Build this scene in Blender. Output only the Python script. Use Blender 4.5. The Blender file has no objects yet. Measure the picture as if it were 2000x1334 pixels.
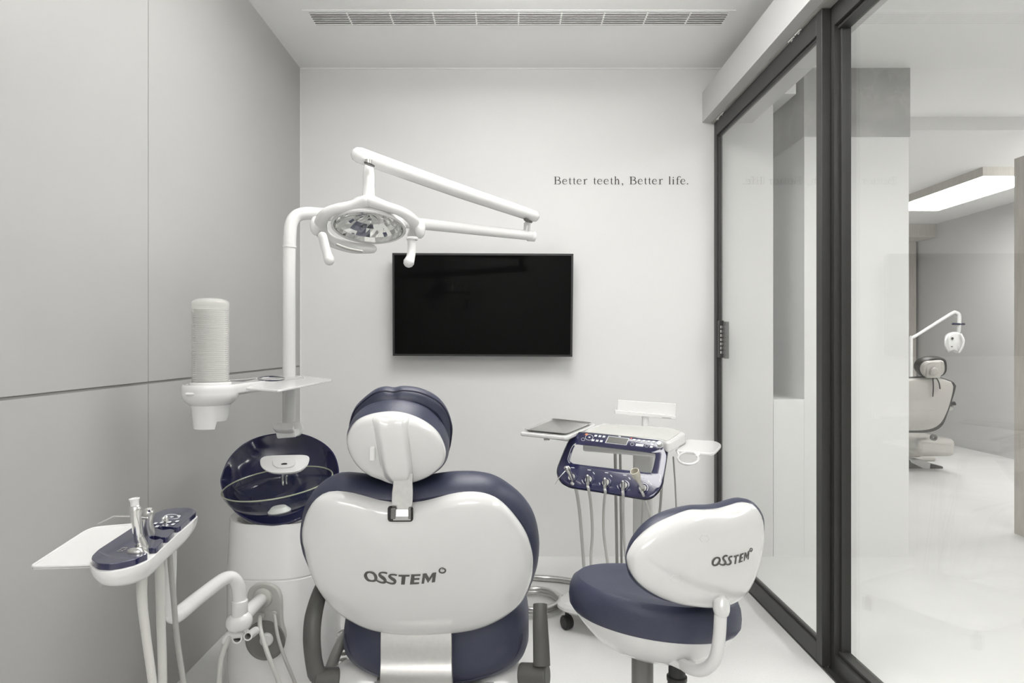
import bpy, bmesh, math, random
from mathutils import Vector as V, Matrix
from mathutils.geometry import tessellate_polygon
random.seed(4)
S = bpy.context.scene
COL = S.collection
PI = math.pi
# ------------------------------------------------------------------ camera
F = 1333.0          # focal length in pixels of the 2000x1334 frame
H = 1.093           # eye height
D = 3.495           # distance to the wall with the screen
CX, CY = 993.0, 670.0
cd = bpy.data.cameras.new('camera'); cam = bpy.data.objects.new('camera', cd); COL.objects.link(cam)
cam.location = (0, 0, H); cam.rotation_euler = (PI/2, 0, 0)
cd.sensor_width = 36.0; cd.lens = F/2000*36
cd.shift_x = (1000-CX)/2000; cd.shift_y = -(667-CY)/2000
cd.clip_start = 0.05
S.camera = cam
# ------------------------------------------------------------------ world, exposure
w = bpy.data.worlds.new('world'); S.world = w; w.use_nodes = True
w.node_tree.nodes['Background'].inputs[0].default_value = (0.9, 0.92, 0.95, 1)
w.node_tree.nodes['Background'].inputs[1].default_value = 0.15
S.view_settings.view_transform = 'Standard'; S.view_settings.look = 'None'
S.view_settings.gamma = 1; S.view_settings.exposure = 0.0
S.view_settings.use_curve_mapping = False
ROOM_LIGHT = 9.8; REAR_FILL = 8.0; HALL_LIGHT = 9.3; FAR_LIGHT = 13.0

# ------------------------------------------------------------------ materials
def mat(name, col, rough=0.5, metal=0.0, spec=0.5, coat=0.0, emit=None, noise=None, bump=None, alpha=None):
    m = bpy.data.materials.new(name); m.use_nodes = True
    nt = m.node_tree; b = nt.nodes['Principled BSDF']
    b.inputs['Base Color'].default_value = (*col, 1)
    b.inputs['Roughness'].default_value = rough
    b.inputs['Metallic'].default_value = metal
    b.inputs['Specular IOR Level'].default_value = spec
    b.inputs['Coat Weight'].default_value = coat
    b.inputs['Coat Roughness'].default_value = 0.05
    if emit:
        b.inputs['Emission Color'].default_value = (1.0, 0.99, 0.972, 1)
        b.inputs['Emission Strength'].default_value = emit
    tc = nt.nodes.new('ShaderNodeTexCoord')
    if noise:
        sc, amt = noise
        n = nt.nodes.new('ShaderNodeTexNoise'); n.inputs['Scale'].default_value = sc; n.inputs['Detail'].default_value = 6
        nt.links.new(tc.outputs['Object'], n.inputs['Vector'])
        r = nt.nodes.new('ShaderNodeValToRGB')
        r.color_ramp.elements[0].position = 0.3; r.color_ramp.elements[1].position = 0.7
        r.color_ramp.elements[0].color = tuple(max(0, c*(1-amt)) for c in col)+(1,)
        r.color_ramp.elements[1].color = tuple(min(1, c*(1+amt)) for c in col)+(1,)
        nt.links.new(n.outputs['Fac'], r.inputs['Fac']); nt.links.new(r.outputs['Color'], b.inputs['Base Color'])
    if bump:
        sc, st = bump
        n2 = nt.nodes.new('ShaderNodeTexNoise'); n2.inputs['Scale'].default_value = sc; n2.inputs['Detail'].default_value = 4
        nt.links.new(tc.outputs['Object'], n2.inputs['Vector'])
        bp = nt.nodes.new('ShaderNodeBump'); bp.inputs['Strength'].default_value = st; bp.inputs['Distance'].default_value = 0.001
        nt.links.new(n2.outputs['Fac'], bp.inputs['Height']); nt.links.new(bp.outputs['Normal'], b.inputs['Normal'])
    return m
M = {}
M['wall'] = mat('painted_wall', (0.765, 0.762, 0.753), 0.6, noise=(2.0, 0.01))
M['lam'] = mat('laminate_panel', (0.435, 0.433, 0.425), 0.38, spec=0.35, noise=(1.5, 0.02))
M['lamback'] = mat('panel_joint', (0.25, 0.248, 0.24), 0.7)
M['ceil'] = mat('ceiling_paint', (0.92, 0.918, 0.91), 0.8, noise=(3, 0.01))
M['pelmet'] = mat('pelmet_white_shaded', (0.56, 0.557, 0.549), 0.4, noise=(3, 0.01))  # white beam; its weaker light is put into this darker colour
M['hall'] = mat('hall_paint', (0.85, 0.848, 0.84), 0.6, noise=(2, 0.01))
M['farwall'] = mat('grey_far_wall', (0.64, 0.638, 0.63), 0.6, noise=(2, 0.02))
M['white'] = mat('white_gloss_plastic', (0.77, 0.769, 0.76), 0.22, spec=0.5, coat=0.3, noise=(40, 0.005))
M['whitem'] = mat('white_satin_plastic', (0.73, 0.729, 0.72), 0.4, noise=(40, 0.005))
M['shell'] = mat('white_shell_plastic', (0.72, 0.719, 0.71), 0.12, spec=0.5, coat=0.5, noise=(30, 0.004))
M['navy'] = mat('navy_gloss_plastic', (0.016, 0.017, 0.062), 0.12, spec=0.5, coat=0.7, noise=(400, 0.08))
M['leather'] = mat('navy_leather', (0.038, 0.043, 0.078), 0.42, spec=0.5, noise=(60, 0.06), bump=(420, 0.35))
M['leatherd'] = mat('navy_piping', (0.025, 0.027, 0.055), 0.5, bump=(420, 0.3))
M['dgrey'] = mat('dark_grey_rubber', (0.085, 0.084, 0.08), 0.45, noise=(20, 0.05), bump=(300, 0.1))
M['mgrey'] = mat('mid_grey_plastic', (0.17, 0.168, 0.16), 0.4, noise=(20, 0.05))
M['black'] = mat('black_plastic', (0.015, 0.015, 0.015), 0.4, noise=(20, 0.1))
M['frame'] = mat('dark_aluminium_frame', (0.032, 0.0315, 0.030), 0.45, metal=0.0, noise=(30, 0.05))
M['rail'] = mat('grey_cover_plate', (0.42, 0.415, 0.39), 0.4, noise=(30, 0.02))
M['hose'] = mat('light_grey_hose', (0.56, 0.555, 0.53), 0.35, noise=(20, 0.02))
M['hosed'] = mat('grey_hose', (0.38, 0.375, 0.355), 0.35, noise=(20, 0.02))
M['steel'] = mat('brushed_steel', (0.60, 0.595, 0.58), 0.28, metal=1.0, noise=(90, 0.05))
M['ventback'] = mat('vent_gap_shade', (0.20, 0.198, 0.19), 0.7)  # dark plate colour stands for the shade between the slats
M['plate'] = mat('brushed_back_plate', (0.58, 0.575, 0.56), 0.42, metal=1.0, noise=(90, 0.03))
M['traysteel'] = mat('satin_tray_steel', (0.80, 0.797, 0.785), 0.4, metal=1.0, noise=(90, 0.02))
M['chrome'] = mat('chrome', (0.78, 0.775, 0.76), 0.12, metal=1.0, noise=(90, 0.02))
M['mirror'] = mat('mirror_facets', (0.85, 0.85, 0.84), 0.04, metal=1.0, noise=(30, 0.01))
M['ink'] = mat('dark_grey_print', (0.095, 0.09, 0.085), 0.5, noise=(200, 0.05))
M['text'] = mat('black_lettering', (0.02, 0.018, 0.016), 0.5, noise=(200, 0.05))
M['btn'] = mat('pale_buttons', (0.62, 0.63, 0.66), 0.4, noise=(100, 0.03))
M['lcd'] = mat('lcd_grey', (0.12, 0.12, 0.11), 0.25, noise=(50, 0.03))
M['orange'] = mat('orange_mark', (0.75, 0.25, 0.10), 0.4, noise=(50, 0.03))
M['red'] = mat('red_mark', (0.6, 0.05, 0.05), 0.4, noise=(50, 0.03))
M['screen'] = mat('black_screen_glass', (0.004, 0.004, 0.004), 0.05, spec=0.05, noise=(5, 0.1))
M['inlay'] = mat('grey_table_mat', (0.60, 0.597, 0.57), 0.45, noise=(60, 0.02))
M['cup'] = mat('paper_cup', (0.85, 0.85, 0.83), 0.6, noise=(60, 0.01))
M['ivory'] = mat('ivory_plastic', (0.62, 0.59, 0.50), 0.4, noise=(60, 0.02))
M['farleather'] = mat('brown_black_leather', (0.035, 0.032, 0.03), 0.4, noise=(60, 0.06))
M['farshell'] = mat('greige_shell', (0.52, 0.50, 0.47), 0.4, noise=(30, 0.01))
M['lamp'] = mat('lamp_diffuser', (0.9, 0.9, 0.88), 0.5, emit=ROOM_LIGHT)
M['rearfill'] = mat('rear_fill_panel', (0.9, 0.9, 0.88), 0.5, emit=REAR_FILL)
M['halllamp'] = mat('hall_lamp_diffuser', (0.9, 0.9, 0.88), 0.5, emit=HALL_LIGHT)
M['farlamp'] = mat('far_lamp_diffuser', (0.9, 0.9, 0.88), 0.5, emit=FAR_LIGHT)

def glass(name, col=(1, 1, 1), mixf=0.93, rough=0.0, trans=None):
    # thin pane: clear transmission plus a real fresnel reflection
    m = bpy.data.materials.new(name); m.use_nodes = True; nt = m.node_tree; nt.nodes.clear()
    out = nt.nodes.new('ShaderNodeOutputMaterial'); mx = nt.nodes.new('ShaderNodeMixShader')
    t = nt.nodes.new('ShaderNodeBsdfTransparent'); t.inputs[0].default_value = (*col, 1)
    g = nt.nodes.new('ShaderNodeBsdfGlossy'); g.inputs['Roughness'].default_value = rough
    lw = nt.nodes.new('ShaderNodeLayerWeight')          # facing = 1-cos, the same from both sides (Schlick)
    pw = nt.nodes.new('ShaderNodeMath'); pw.operation = 'POWER'; pw.inputs[1].default_value = 5
    fr = nt.nodes.new('ShaderNodeMath'); fr.operation = 'MULTIPLY_ADD'; fr.inputs[1].default_value = 0.96; fr.inputs[2].default_value = 0.04
    lw.inputs[0].default_value = 0.5
    nt.links.new(lw.outputs['Facing'], pw.inputs[0]); nt.links.new(pw.outputs[0], fr.inputs[0])
    nt.links.new(fr.outputs[0], mx.inputs[0]); nt.links.new(t.outputs[0], mx.inputs[1]); nt.links.new(g.outputs[0], mx.inputs[2])
    nt.links.new(mx.outputs[0], out.inputs[0])
    return m
M['pane'] = glass('window_glass', (0.97, 0.975, 0.97))
M['bowl'] = glass('bowl_glass', (0.88, 0.90, 0.88))
M['bowlrim'] = mat('green_tinted_glass_rim', (0.34, 0.37, 0.27), 0.1, spec=0.6, coat=0.5, noise=(10, 0.05))
def frosted():
    m = bpy.data.materials.new('frosted_tube'); m.use_nodes = True; nt = m.node_tree; nt.nodes.clear()
    out = nt.nodes.new('ShaderNodeOutputMaterial'); mx = nt.nodes.new('ShaderNodeMixShader'); mx.inputs[0].default_value = 0.27
    t = nt.nodes.new('ShaderNodeBsdfTransparent'); t.inputs[0].default_value = (0.96, 0.96, 0.95, 1)
    b = nt.nodes.new('ShaderNodeBsdfPrincipled'); b.inputs['Base Color'].default_value = (0.86, 0.86, 0.84, 1); b.inputs['Roughness'].default_value = 0.25
    nt.links.new(t.outputs[0], mx.inputs[1]); nt.links.new(b.outputs[0], mx.inputs[2]); nt.links.new(mx.outputs[0], out.inputs[0])
    return m
M['frost'] = frosted()
def stone():
    m = mat('grey_marble', (0.36, 0.355, 0.34), 0.35)
    nt = m.node_tree; b = nt.nodes['Principled BSDF']; tc = nt.nodes['Texture Coordinate']
    n = nt.nodes.new('ShaderNodeTexNoise'); n.inputs['Scale'].default_value = 5; n.inputs['Detail'].default_value = 10
    r = nt.nodes.new('ShaderNodeValToRGB'); r.color_ramp.elements[0].position = 0.3; r.color_ramp.elements[1].position = 0.72
    r.color_ramp.elements[0].color = (0.31, 0.31, 0.30, 1); r.color_ramp.elements[1].color = (0.50, 0.495, 0.475, 1)
    v = nt.nodes.new('ShaderNodeTexVoronoi'); v.feature = 'DISTANCE_TO_EDGE'; v.inputs['Scale'].default_value = 2.3
    mp = nt.nodes.new('ShaderNodeVectorMath'); mp.operation = 'ADD'
    ns = nt.nodes.new('ShaderNodeTexNoise'); ns.inputs['Scale'].default_value = 3; ns.inputs['Detail'].default_value = 6
    nt.links.new(tc.outputs['Object'], ns.inputs['Vector']); nt.links.new(tc.outputs['Object'], mp.inputs[0]); nt.links.new(ns.outputs['Color'], mp.inputs[1])
    nt.links.new(mp.outputs[0], v.inputs['Vector']); nt.links.new(tc.outputs['Object'], n.inputs['Vector'])
    cr = nt.nodes.new('ShaderNodeValToRGB'); cr.color_ramp.elements[0].color = (0.2, 0.2, 0.2, 1); cr.color_ramp.elements[1].color = (0, 0, 0, 1); cr.color_ramp.elements[1].position = 0.015
    nt.links.new(v.outputs['Distance'], cr.inputs['Fac'])
    mx = nt.nodes.new('ShaderNodeMix'); mx.data_type = 'RGBA'; mx.inputs[7].default_value = (0.6, 0.59, 0.57, 1)
    nt.links.new(cr.outputs['Color'], mx.inputs[0]); nt.links.new(n.outputs['Fac'], r.inputs['Fac']); nt.links.new(r.outputs['Color'], mx.inputs[6])
    nt.links.new(mx.outputs[2], b.inputs['Base Color'])
    return m
M['stone'] = stone()
def floor_mat():
    m = mat('speckled_floor', (0.72, 0.715, 0.69), 0.38, spec=0.35)
    nt = m.node_tree; b = nt.nodes['Principled BSDF']; tc = nt.nodes['Texture Coordinate']
    a = nt.nodes.new('ShaderNodeTexNoise'); a.inputs['Scale'].default_value = 2.2; a.inputs['Detail'].default_value = 8; a.inputs['Distortion'].default_value = 0.6
    c = nt.nodes.new('ShaderNodeTexNoise'); c.inputs['Scale'].default_value = 160; c.inputs['Detail'].default_value = 3
    for n in (a, c): nt.links.new(tc.outputs['Object'], n.inputs['Vector'])
    mx = nt.nodes.new('ShaderNodeMix'); mx.inputs[0].default_value = 0.35
    nt.links.new(a.outputs['Fac'], mx.inputs[2]); nt.links.new(c.outputs['Fac'], mx.inputs[3])
    r = nt.nodes.new('ShaderNodeValToRGB'); r.color_ramp.elements[0].position = 0.3; r.color_ramp.elements[1].position = 0.7
    r.color_ramp.elements[0].color = (0.69, 0.687, 0.675, 1); r.color_ramp.elements[1].color = (0.80, 0.798, 0.788, 1)
    nt.links.new(mx.outputs[0], r.inputs['Fac']); nt.links.new(r.outputs['Color'], b.inputs['Base Color'])
    return m
M['floor'] = floor_mat()
def wood():
    m = mat('pale_grey_wood', (0.5, 0.47, 0.43), 0.5)
    nt = m.node_tree; b = nt.nodes['Principled BSDF']; tc = nt.nodes['Texture Coordinate']
    mp = nt.nodes.new('ShaderNodeMapping'); mp.inputs['Scale'].default_value = (14, 14, 1.2)
    n = nt.nodes.new('ShaderNodeTexNoise'); n.inputs['Scale'].default_value = 5; n.inputs['Detail'].default_value = 6
    r = nt.nodes.new('ShaderNodeValToRGB'); r.color_ramp.elements[0].color = (0.42, 0.39, 0.355, 1); r.color_ramp.elements[1].color = (0.62, 0.59, 0.55, 1)
    nt.links.new(tc.outputs['Object'], mp.inputs[0]); nt.links.new(mp.outputs[0], n.inputs['Vector']); nt.links.new(n.outputs['Fac'], r.inputs['Fac']); nt.links.new(r.outputs['Color'], b.inputs['Base Color'])
    return m
M['wood'] = wood()

# ------------------------------------------------------------------ scene-building helpers
def Wp(px, py, Y):                      # point at distance Y seen at a pixel of the photograph
    return V(((px-CX)*Y/F, Y, H-(py-CY)*Y/F))
def WZ(px, py, Z):                      # point on the horizontal plane Z
    Y = (H-Z)*F/(py-CY); return V(((px-CX)*Y/F, Y, Z))
def WPl(px, py, o, n):                  # point on a plane
    d = V(((px-CX)/F, 1, -(py-CY)/F)); c = V((0, 0, H))
    return c + d*((o-c).dot(n)/d.dot(n))

def root_loc(o):
    while o.parent: o = o.parent
    return o.location.copy()
def thing(name, label, cat, loc, group=None):
    o = bpy.data.objects.new(name, None); COL.objects.link(o); o.location = loc; o.empty_display_size = 0.05
    o['label'] = label; o['category'] = cat
    if group: o['group'] = group
    return o
def tag(o, label, cat, group=None, kind=None):
    o['label'] = label; o['category'] = cat
    if group: o['group'] = group
    if kind: o['kind'] = kind
    return o
def obj(name, geo, m, parent=None, smooth=True, bevel=0, sub=0, seg=3, loc=None, label=None, angle=35):
    """link geometry (world coordinates) as one mesh object"""
    vs, fs = geo
    base = root_loc(parent) if parent else (V(loc) if loc else V((0, 0, 0)))
    me = bpy.data.meshes.new(name)
    me.from_pydata([tuple(V(v)-base) for v in vs], [], [tuple(f) for f in fs])
    bm = bmesh.new(); bm.from_mesh(me)
    bmesh.ops.remove_doubles(bm, verts=bm.verts, dist=1e-6)
    bmesh.ops.recalc_face_normals(bm, faces=bm.faces)
    bm.to_mesh(me); bm.free()
    me.materials.append(m)
    if smooth:
        for p in me.polygons: p.use_smooth = True
        try: me.set_sharp_from_angle(angle=math.radians(angle))
        except Exception: pass
    o = bpy.data.objects.new(name, me); COL.objects.link(o)
    if parent: o.parent = parent
    else: o.location = base
    if bevel:
        b = o.modifiers.new('bevel', 'BEVEL'); b.width = bevel; b.segments = seg; b.limit_method = 'ANGLE'; b.angle_limit = math.radians(40)
    if sub:
        b = o.modifiers.new('subdivision', 'SUBSURF'); b.levels = sub; b.render_levels = sub
    if label: o['label'] = label
    return o
def struct(name, geo, m, parent=None, **k):
    o = obj(name, geo, m, parent, smooth=False, **k)
    if not parent: o['kind'] = 'structure'
    return o
def merge(*gs):
    vs, fs = [], []
    for g in gs:
        b = len(vs); vs += list(g[0]); fs += [tuple(i+b for i in f) for f in g[1]]
    return vs, fs
def box(x0, x1, y0, y1, z0, z1):
    v = [V((x, y, z)) for x in (x0, x1) for y in (y0, y1) for z in (z0, z1)]
    return v, [(0, 1, 3, 2), (4, 6, 7, 5), (0, 4, 5, 1), (2, 3, 7, 6), (0, 2, 6, 4), (1, 5, 7, 3)]
def obox(c, ax, ay, az, sx, sy, sz):    # oriented box
    c = V(c); ax, ay, az = V(ax).normalized(), V(ay).normalized(), V(az).normalized()
    v = [c+ax*(x*sx/2)+ay*(y*sy/2)+az*(z*sz/2) for x in (-1, 1) for y in (-1, 1) for z in (-1, 1)]
    return v, box(0, 1, 0, 1, 0, 1)[1]
def cat(pts, res=8, closed=False):      # Catmull-Rom through the points
    n = len(pts); out = []
    rng = range(n) if closed else range(n-1)
    for i in rng:
        if closed: a, b, c, d = pts[(i-1) % n], pts[i], pts[(i+1) % n], pts[(i+2) % n]
        else: a, b, c, d = pts[max(i-1, 0)], pts[i], pts[i+1], pts[min(i+2, n-1)]
        for k in range(res):
            t = k/res
            out.append(0.5*((2*b)+(c-a)*t+(2*a-5*b+4*c-d)*t*t+(3*b-a-3*c+d)*t**3))
    if not closed: out.append(pts[-1].copy())
    return out
def tube(pts, r, n=14, smooth=True, res=7, round_ends=True, closed=False, flat=None):
    """swept tube; r is a number or one per point; flat=(vec,factor) squashes the section along vec"""
    pts = [V(p) for p in pts]
    rr = r if isinstance(r, (list, tuple)) else [r]*len(pts)
    if smooth and len(pts) > 2:
        P = cat(pts, res, closed)
        R = []
        m_ = len(pts) if closed else len(pts)-1
        for i in range(m_):
            a, b = rr[i], rr[(i+1) % len(rr)]
            for k in range(res):
                t = k/res; R.append(a+(b-a)*t)
        if not closed: R.append(rr[-1])
    else: P, R = pts, list(rr)
    if round_ends and not closed:
        def cap(p, d, r0):
            return [(p+d*(r0*math.sin(a)), r0*math.cos(a)) for a in (PI*0.18, PI*0.33, PI*0.44)]
        d0 = (P[0]-P[1]).normalized(); d1 = (P[-1]-P[-2]).normalized()
        A = cap(P[0], d0, R[0]); B = cap(P[-1], d1, R[-1])
        P = [a[0] for a in reversed(A)]+P+[b[0] for b in B]; R = [a[1] for a in reversed(A)]+R+[b[1] for b in B]
    N = len(P); tang = []
    for i in range(N):
        if closed: t = P[(i+1) % N]-P[i-1]
        else: t = P[min(i+1, N-1)]-P[max(i-1, 0)]
        tang.append(t.normalized())
    up = V((0, 0, 1)) if abs(tang[0].z) < 0.9 else V((0, 1, 0))
    u = (up-tang[0]*up.dot(tang[0])).normalized()
    vs, fs = [], []
    for i in range(N):
        u = (u-tang[i]*u.dot(tang[i])).normalized(); w_ = tang[i].cross(u)
        for k in range(n):
            a = 2*PI*k/n; d = u*math.cos(a)+w_*math.sin(a)
            d = d*R[i]
            if flat:
                fv = V(flat[0]).normalized(); d = d-fv*(d.dot(fv)*(1-flat[1]))
            vs.append(P[i]+d)
    for i in range(N if closed else N-1):
        for k in range(n):
            a = i*n+k; b = i*n+(k+1) % n; c = ((i+1) % N)*n+(k+1) % n; d = ((i+1) % N)*n+k
            fs.append((a, b, c, d))
    if not closed:
        fs.append(tuple(range(n))[::-1]); fs.append(tuple(range((N-1)*n, N*n)))
    return vs, fs
def frame_of(axis):
    a = V(axis).normalized(); up = V((0, 0, 1)) if abs(a.z) < 0.95 else V((0, 1, 0))
    x = up.cross(a).normalized(); return x, a.cross(x), a
def lathe(prof, c, axis=(0, 0, 1), n=32, sx=1, sy=1, power=2.0, closed=False, cap=True):
    c = V(c); X, Yv, A = frame_of(axis)
    if abs(V(axis).normalized().z) > 0.99999: X, Yv = V((1, 0, 0)), V((0, 1, 0))
    vs, fs = [], []
    for (r, z) in prof:
        for k in range(n):
            a = 2*PI*k/n; ca, sa = math.cos(a), math.sin(a)
            if power != 2.0:
                ca = math.copysign(abs(ca)**(2/power), ca); sa = math.copysign(abs(sa)**(2/power), sa)
            vs.append(c+X*(r*sx*ca)+Yv*(r*sy*sa)+A*z)
    m_ = len(prof)
    for i in range(m_-1):
        for k in range(n):
            fs.append((i*n+k, i*n+(k+1) % n, (i+1)*n+(k+1) % n, (i+1)*n+k))
    if not closed and not cap: return vs, fs
    if not closed:
        if prof[0][0] > 1e-5: fs.append(tuple(range(n))[::-1])
        if prof[-1][0] > 1e-5: fs.append(tuple(range((m_-1)*n, m_*n)))
    else:
        for k in range(n):
            fs.append(((m_-1)*n+k, (m_-1)*n+(k+1) % n, (k+1) % n, k))
    return vs, fs
def ellipsoid(c, rx, ry, rz, n=20, m_=12, X=(1, 0, 0), Y=(0, 1, 0), Z=(0, 0, 1)):
    c = V(c); X, Y, Z = V(X), V(Y), V(Z); vs, fs = [], []
    for i in range(m_+1):
        t = PI*i/m_
        for k in range(n):
            a = 2*PI*k/n; vs.append(c+X*(rx*math.sin(t)*math.cos(a))+Y*(ry*math.sin(t)*math.sin(a))+Z*(rz*math.cos(t)))
    for i in range(m_):
        for k in range(n): fs.append((i*n+k, i*n+(k+1) % n, (i+1)*n+(k+1) % n, (i+1)*n+k))
    return vs, fs
def loft(rings, cap0=True, cap1=True):
    n = len(rings[0]); vs = [p for r in rings for p in r]; fs = []
    for i in range(len(rings)-1):
        for k in range(n): fs.append((i*n+k, i*n+(k+1) % n, (i+1)*n+(k+1) % n, (i+1)*n+k))
    if cap0: fs.append(tuple(range(n))[::-1])
    if cap1: fs.append(tuple(range((len(rings)-1)*n, len(rings)*n)))
    return vs, fs
def radial(px, c=None, N=96, smooth=True):
    """closed outline (pixel pairs) -> N points at equal angles round its centre"""
    P = [V((x, y, 0)) for x, y in px]
    if smooth: P = cat(P, 8, True)
    if c is None:
        c = V(((max(p.x for p in P)+min(p.x for p in P))/2, (max(p.y for p in P)+min(p.y for p in P))/2, 0))
    else: c = V((c[0], c[1], 0))
    out = []
    for k in range(N):
        a = 2*PI*k/N; d = (math.cos(a), math.sin(a)); best = None
        for i in range(len(P)):
            p, q = P[i]-c, P[(i+1) % len(P)]-c; e = q-p
            den = d[0]*e.y-d[1]*e.x
            if abs(den) < 1e-9: continue
            t = (p.x*e.y-p.y*e.x)/den; s = (p.x*d[1]-p.y*d[0])/den
            if t > 0 and -1e-6 <= s <= 1+1e-6 and (best is None or t > best): best = t
        out.append((c.x+d[0]*best, c.y+d[1]*best))
    return out, (c.x, c.y)
def puff(px, o, n, prof, c=None, N=96, smooth=True, cap=True):
    """outline seen on the plane (o,n), with its own depth: prof = [(scale, offset along n), ...]"""
    R, c = radial(px, c, N, smooth); n = V(n).normalized(); o = V(o)
    B = [WPl(x, y, o, n) for x, y in R]; C = WPl(c[0], c[1], o, n)
    rings = [[C+(b-C)*max(s, 1e-4)+n*f for b in B] for s, f in prof]
    return loft(rings, cap and prof[0][0] > 1e-3, cap and prof[-1][0] > 1e-3)
def surf_fn(px, o, n, prof, c=None, lift=0.0):
    """function pixel -> point on the puffed surface"""
    R, c = radial(px, c, 96); n = V(n).normalized(); o = V(o)
    B = [WPl(x, y, o, n) for x, y in R]; C = WPl(c[0], c[1], o, n)
    u = (B[0]-C).normalized(); v = n.cross(u)
    ang = sorted((math.atan2((b-C).dot(v), (b-C).dot(u)), (b-C).length) for b in B)
    pr = sorted(prof)
    def off(s):
        if s >= pr[-1][0]: return pr[-1][1]
        for (a, fa), (b, fb) in zip(pr, pr[1:]):
            if a <= s <= b: return fa+(fb-fa)*(s-a)/max(b-a, 1e-9)
        return pr[0][1]
    def f(x, y, extra=0.0):
        h = 0
        for _ in range(5):
            p = WPl(x, y, o+n*h, n); q = p-n*h-C
            a = math.atan2(q.dot(v), q.dot(u)); L = min(ang, key=lambda t: abs(t[0]-a))[1]
            h = off(q.length/L)+lift
        return WPl(x, y, o+n*(h+extra), n)
    return f
def prism(pts, n, d):                   # polygon of world points extruded by n*d
    n = V(n).normalized(); m_ = len(pts)
    vs = [V(p) for p in pts]+[V(p)+n*d for p in pts]
    fs = [tuple(range(m_))[::-1], tuple(range(m_, 2*m_))]+[(i, (i+1) % m_, m_+(i+1) % m_, m_+i) for i in range(m_)]
    return vs, fs
def rrect(cx, cy, w_, h_, r, k=5):
    out = []
    for sx, sy, a0 in ((1, 1, 0), (-1, 1, PI/2), (-1, -1, PI), (1, -1, 1.5*PI)):
        for i in range(k+1):
            a = a0+PI/2*i/k; out.append((cx+sx*(w_/2-r)+r*math.cos(a), cy+sy*(h_/2-r)+r*math.sin(a)))
    return out
def round_poly(px, r, k=4):             # rounds the corners of a pixel polygon
    P = [V((x, y, 0)) for x, y in px]; out = []
    for i, p in enumerate(P):
        a, b = P[i-1], P[(i+1) % len(P)]
        ra = min(r, (a-p).length*0.45, (b-p).length*0.45)
        s, e = p+(a-p).normalized()*ra, p+(b-p).normalized()*ra
        for j in range(k+1):
            t = j/k; q = s*(1-t)**2+p*2*t*(1-t)+e*t*t; out.append((q.x, q.y))
    return out
# strokes for printed lettering: list of (points, widths); fn maps a 2-D point to the surface
def ribbons(strokes, fn, thick=0.0006, curve=True):
    vs, fs = [], []
    for pts, wd in strokes:
        P = [V((x, y, 0)) for x, y in pts]; wd = list(wd) if isinstance(wd, (list, tuple)) else [wd]*len(P)
        if len(P) > 2 and curve:
            Q = cat(P, 5); Wd = []
            for i in range(len(P)-1):
                for k in range(5): Wd.append(wd[i]+(wd[i+1]-wd[i])*k/5)
            Wd.append(wd[-1])
        else:
            Q, Wd = [], []
            for i in range(len(P)-1):
                for k in range(4): Q.append(P[i].lerp(P[i+1], k/4)); Wd.append(wd[i]+(wd[i+1]-wd[i])*k/4)
            Q.append(P[-1]); Wd.append(wd[-1])
        b = len(vs); n = len(Q)
        for i in range(n):
            t = (Q[min(i+1, n-1)]-Q[max(i-1, 0)]).normalized(); nn = V((-t.y, t.x, 0))*Wd[i]/2
            for q in (Q[i]+nn, Q[i]-nn): vs.append(fn(q.x, q.y, thick)); vs.append(fn(q.x, q.y, 0.0))
        for i in range(n-1):
            a = b+i*4; c = a+4
            fs += [(a, c, c+2, a+2), (a+1, a+3, c+3, c+1), (a, a+1, c+1, c), (a+2, c+2, c+3, a+3)]
        fs += [(b, b+2, b+3, b+1), (b+(n-1)*4, b+(n-1)*4+1, b+(n-1)*4+3, b+(n-1)*4+2)]
    return vs, fs
def polys(px_polys, fn, thick=0.0006):
    vs, fs = [], []
    for P in px_polys:
        b = len(vs); n = len(P)
        vs += [fn(x, y, thick) for x, y in P]+[fn(x, y, 0.0) for x, y in P]
        for t in tessellate_polygon([[V((x, y, 0)) for x, y in P]]): fs.append(tuple(b+i for i in t)); fs.append(tuple(b+n+i for i in t)[::-1])
        fs += [(b+i, b+(i+1) % n, b+n+(i+1) % n, b+n+i) for i in range(n)]
    return vs, fs

# ================================================================== THE SETTING
XL = -1.066
# panels of the left wall with a horizontal and a vertical joint
g = [box(XL-0.06, XL-0.003, -1.7, D+0.1, 0, 2.7)]
wall_left = struct('wall_left', merge(*g), M['lamback'])
zj, yj = 0.975, 2.02
pan = []
for y0, y1 in ((-1.7, 0.72), (0.723, yj-0.0015), (yj+0.0015, D)):
    pan.append(box(XL-0.003, XL, y0, y1, 0.0, zj-0.004)); pan.append(box(XL-0.003, XL, y0, y1, zj+0.004, 2.5))
struct('panel', merge(*pan), M['lam'], wall_left)
xw = (1510-CX)*D/F
struct('wall_back', box(XL-0.06, xw, D, D+0.12, 0, 2.7), M['wall'])
struct('wall_rear', box(XL-0.06, 5.0, -1.82, -1.7, 0, 2.7), M['wall'])
struct('floor', box(XL-0.06, 5.0, -1.8, 8.1, -0.1, 0), M['floor'])
struct('ceiling', box(XL-0.06, 5.0, -1.8, D+0.75, 2.5, 2.62), M['ceil'])
struct('ceiling_far', box(0.9, 5.0, D+0.75, 8.1, 2.416, 2.62), M['hall'])
# pelmet over the sliding glass
struct('trim_1', box(0.993, 1.25, -1.7, D, 2.222, 2.376), M['pelmet'])
struct('trim_2', box(XL, 1.088, D-0.006, D, 2.494, 2.5), M['hall'])
struct('trim_3', box(XL, XL+0.004, D-0.004, D, 0, 2.494), M['hall'])
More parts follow.
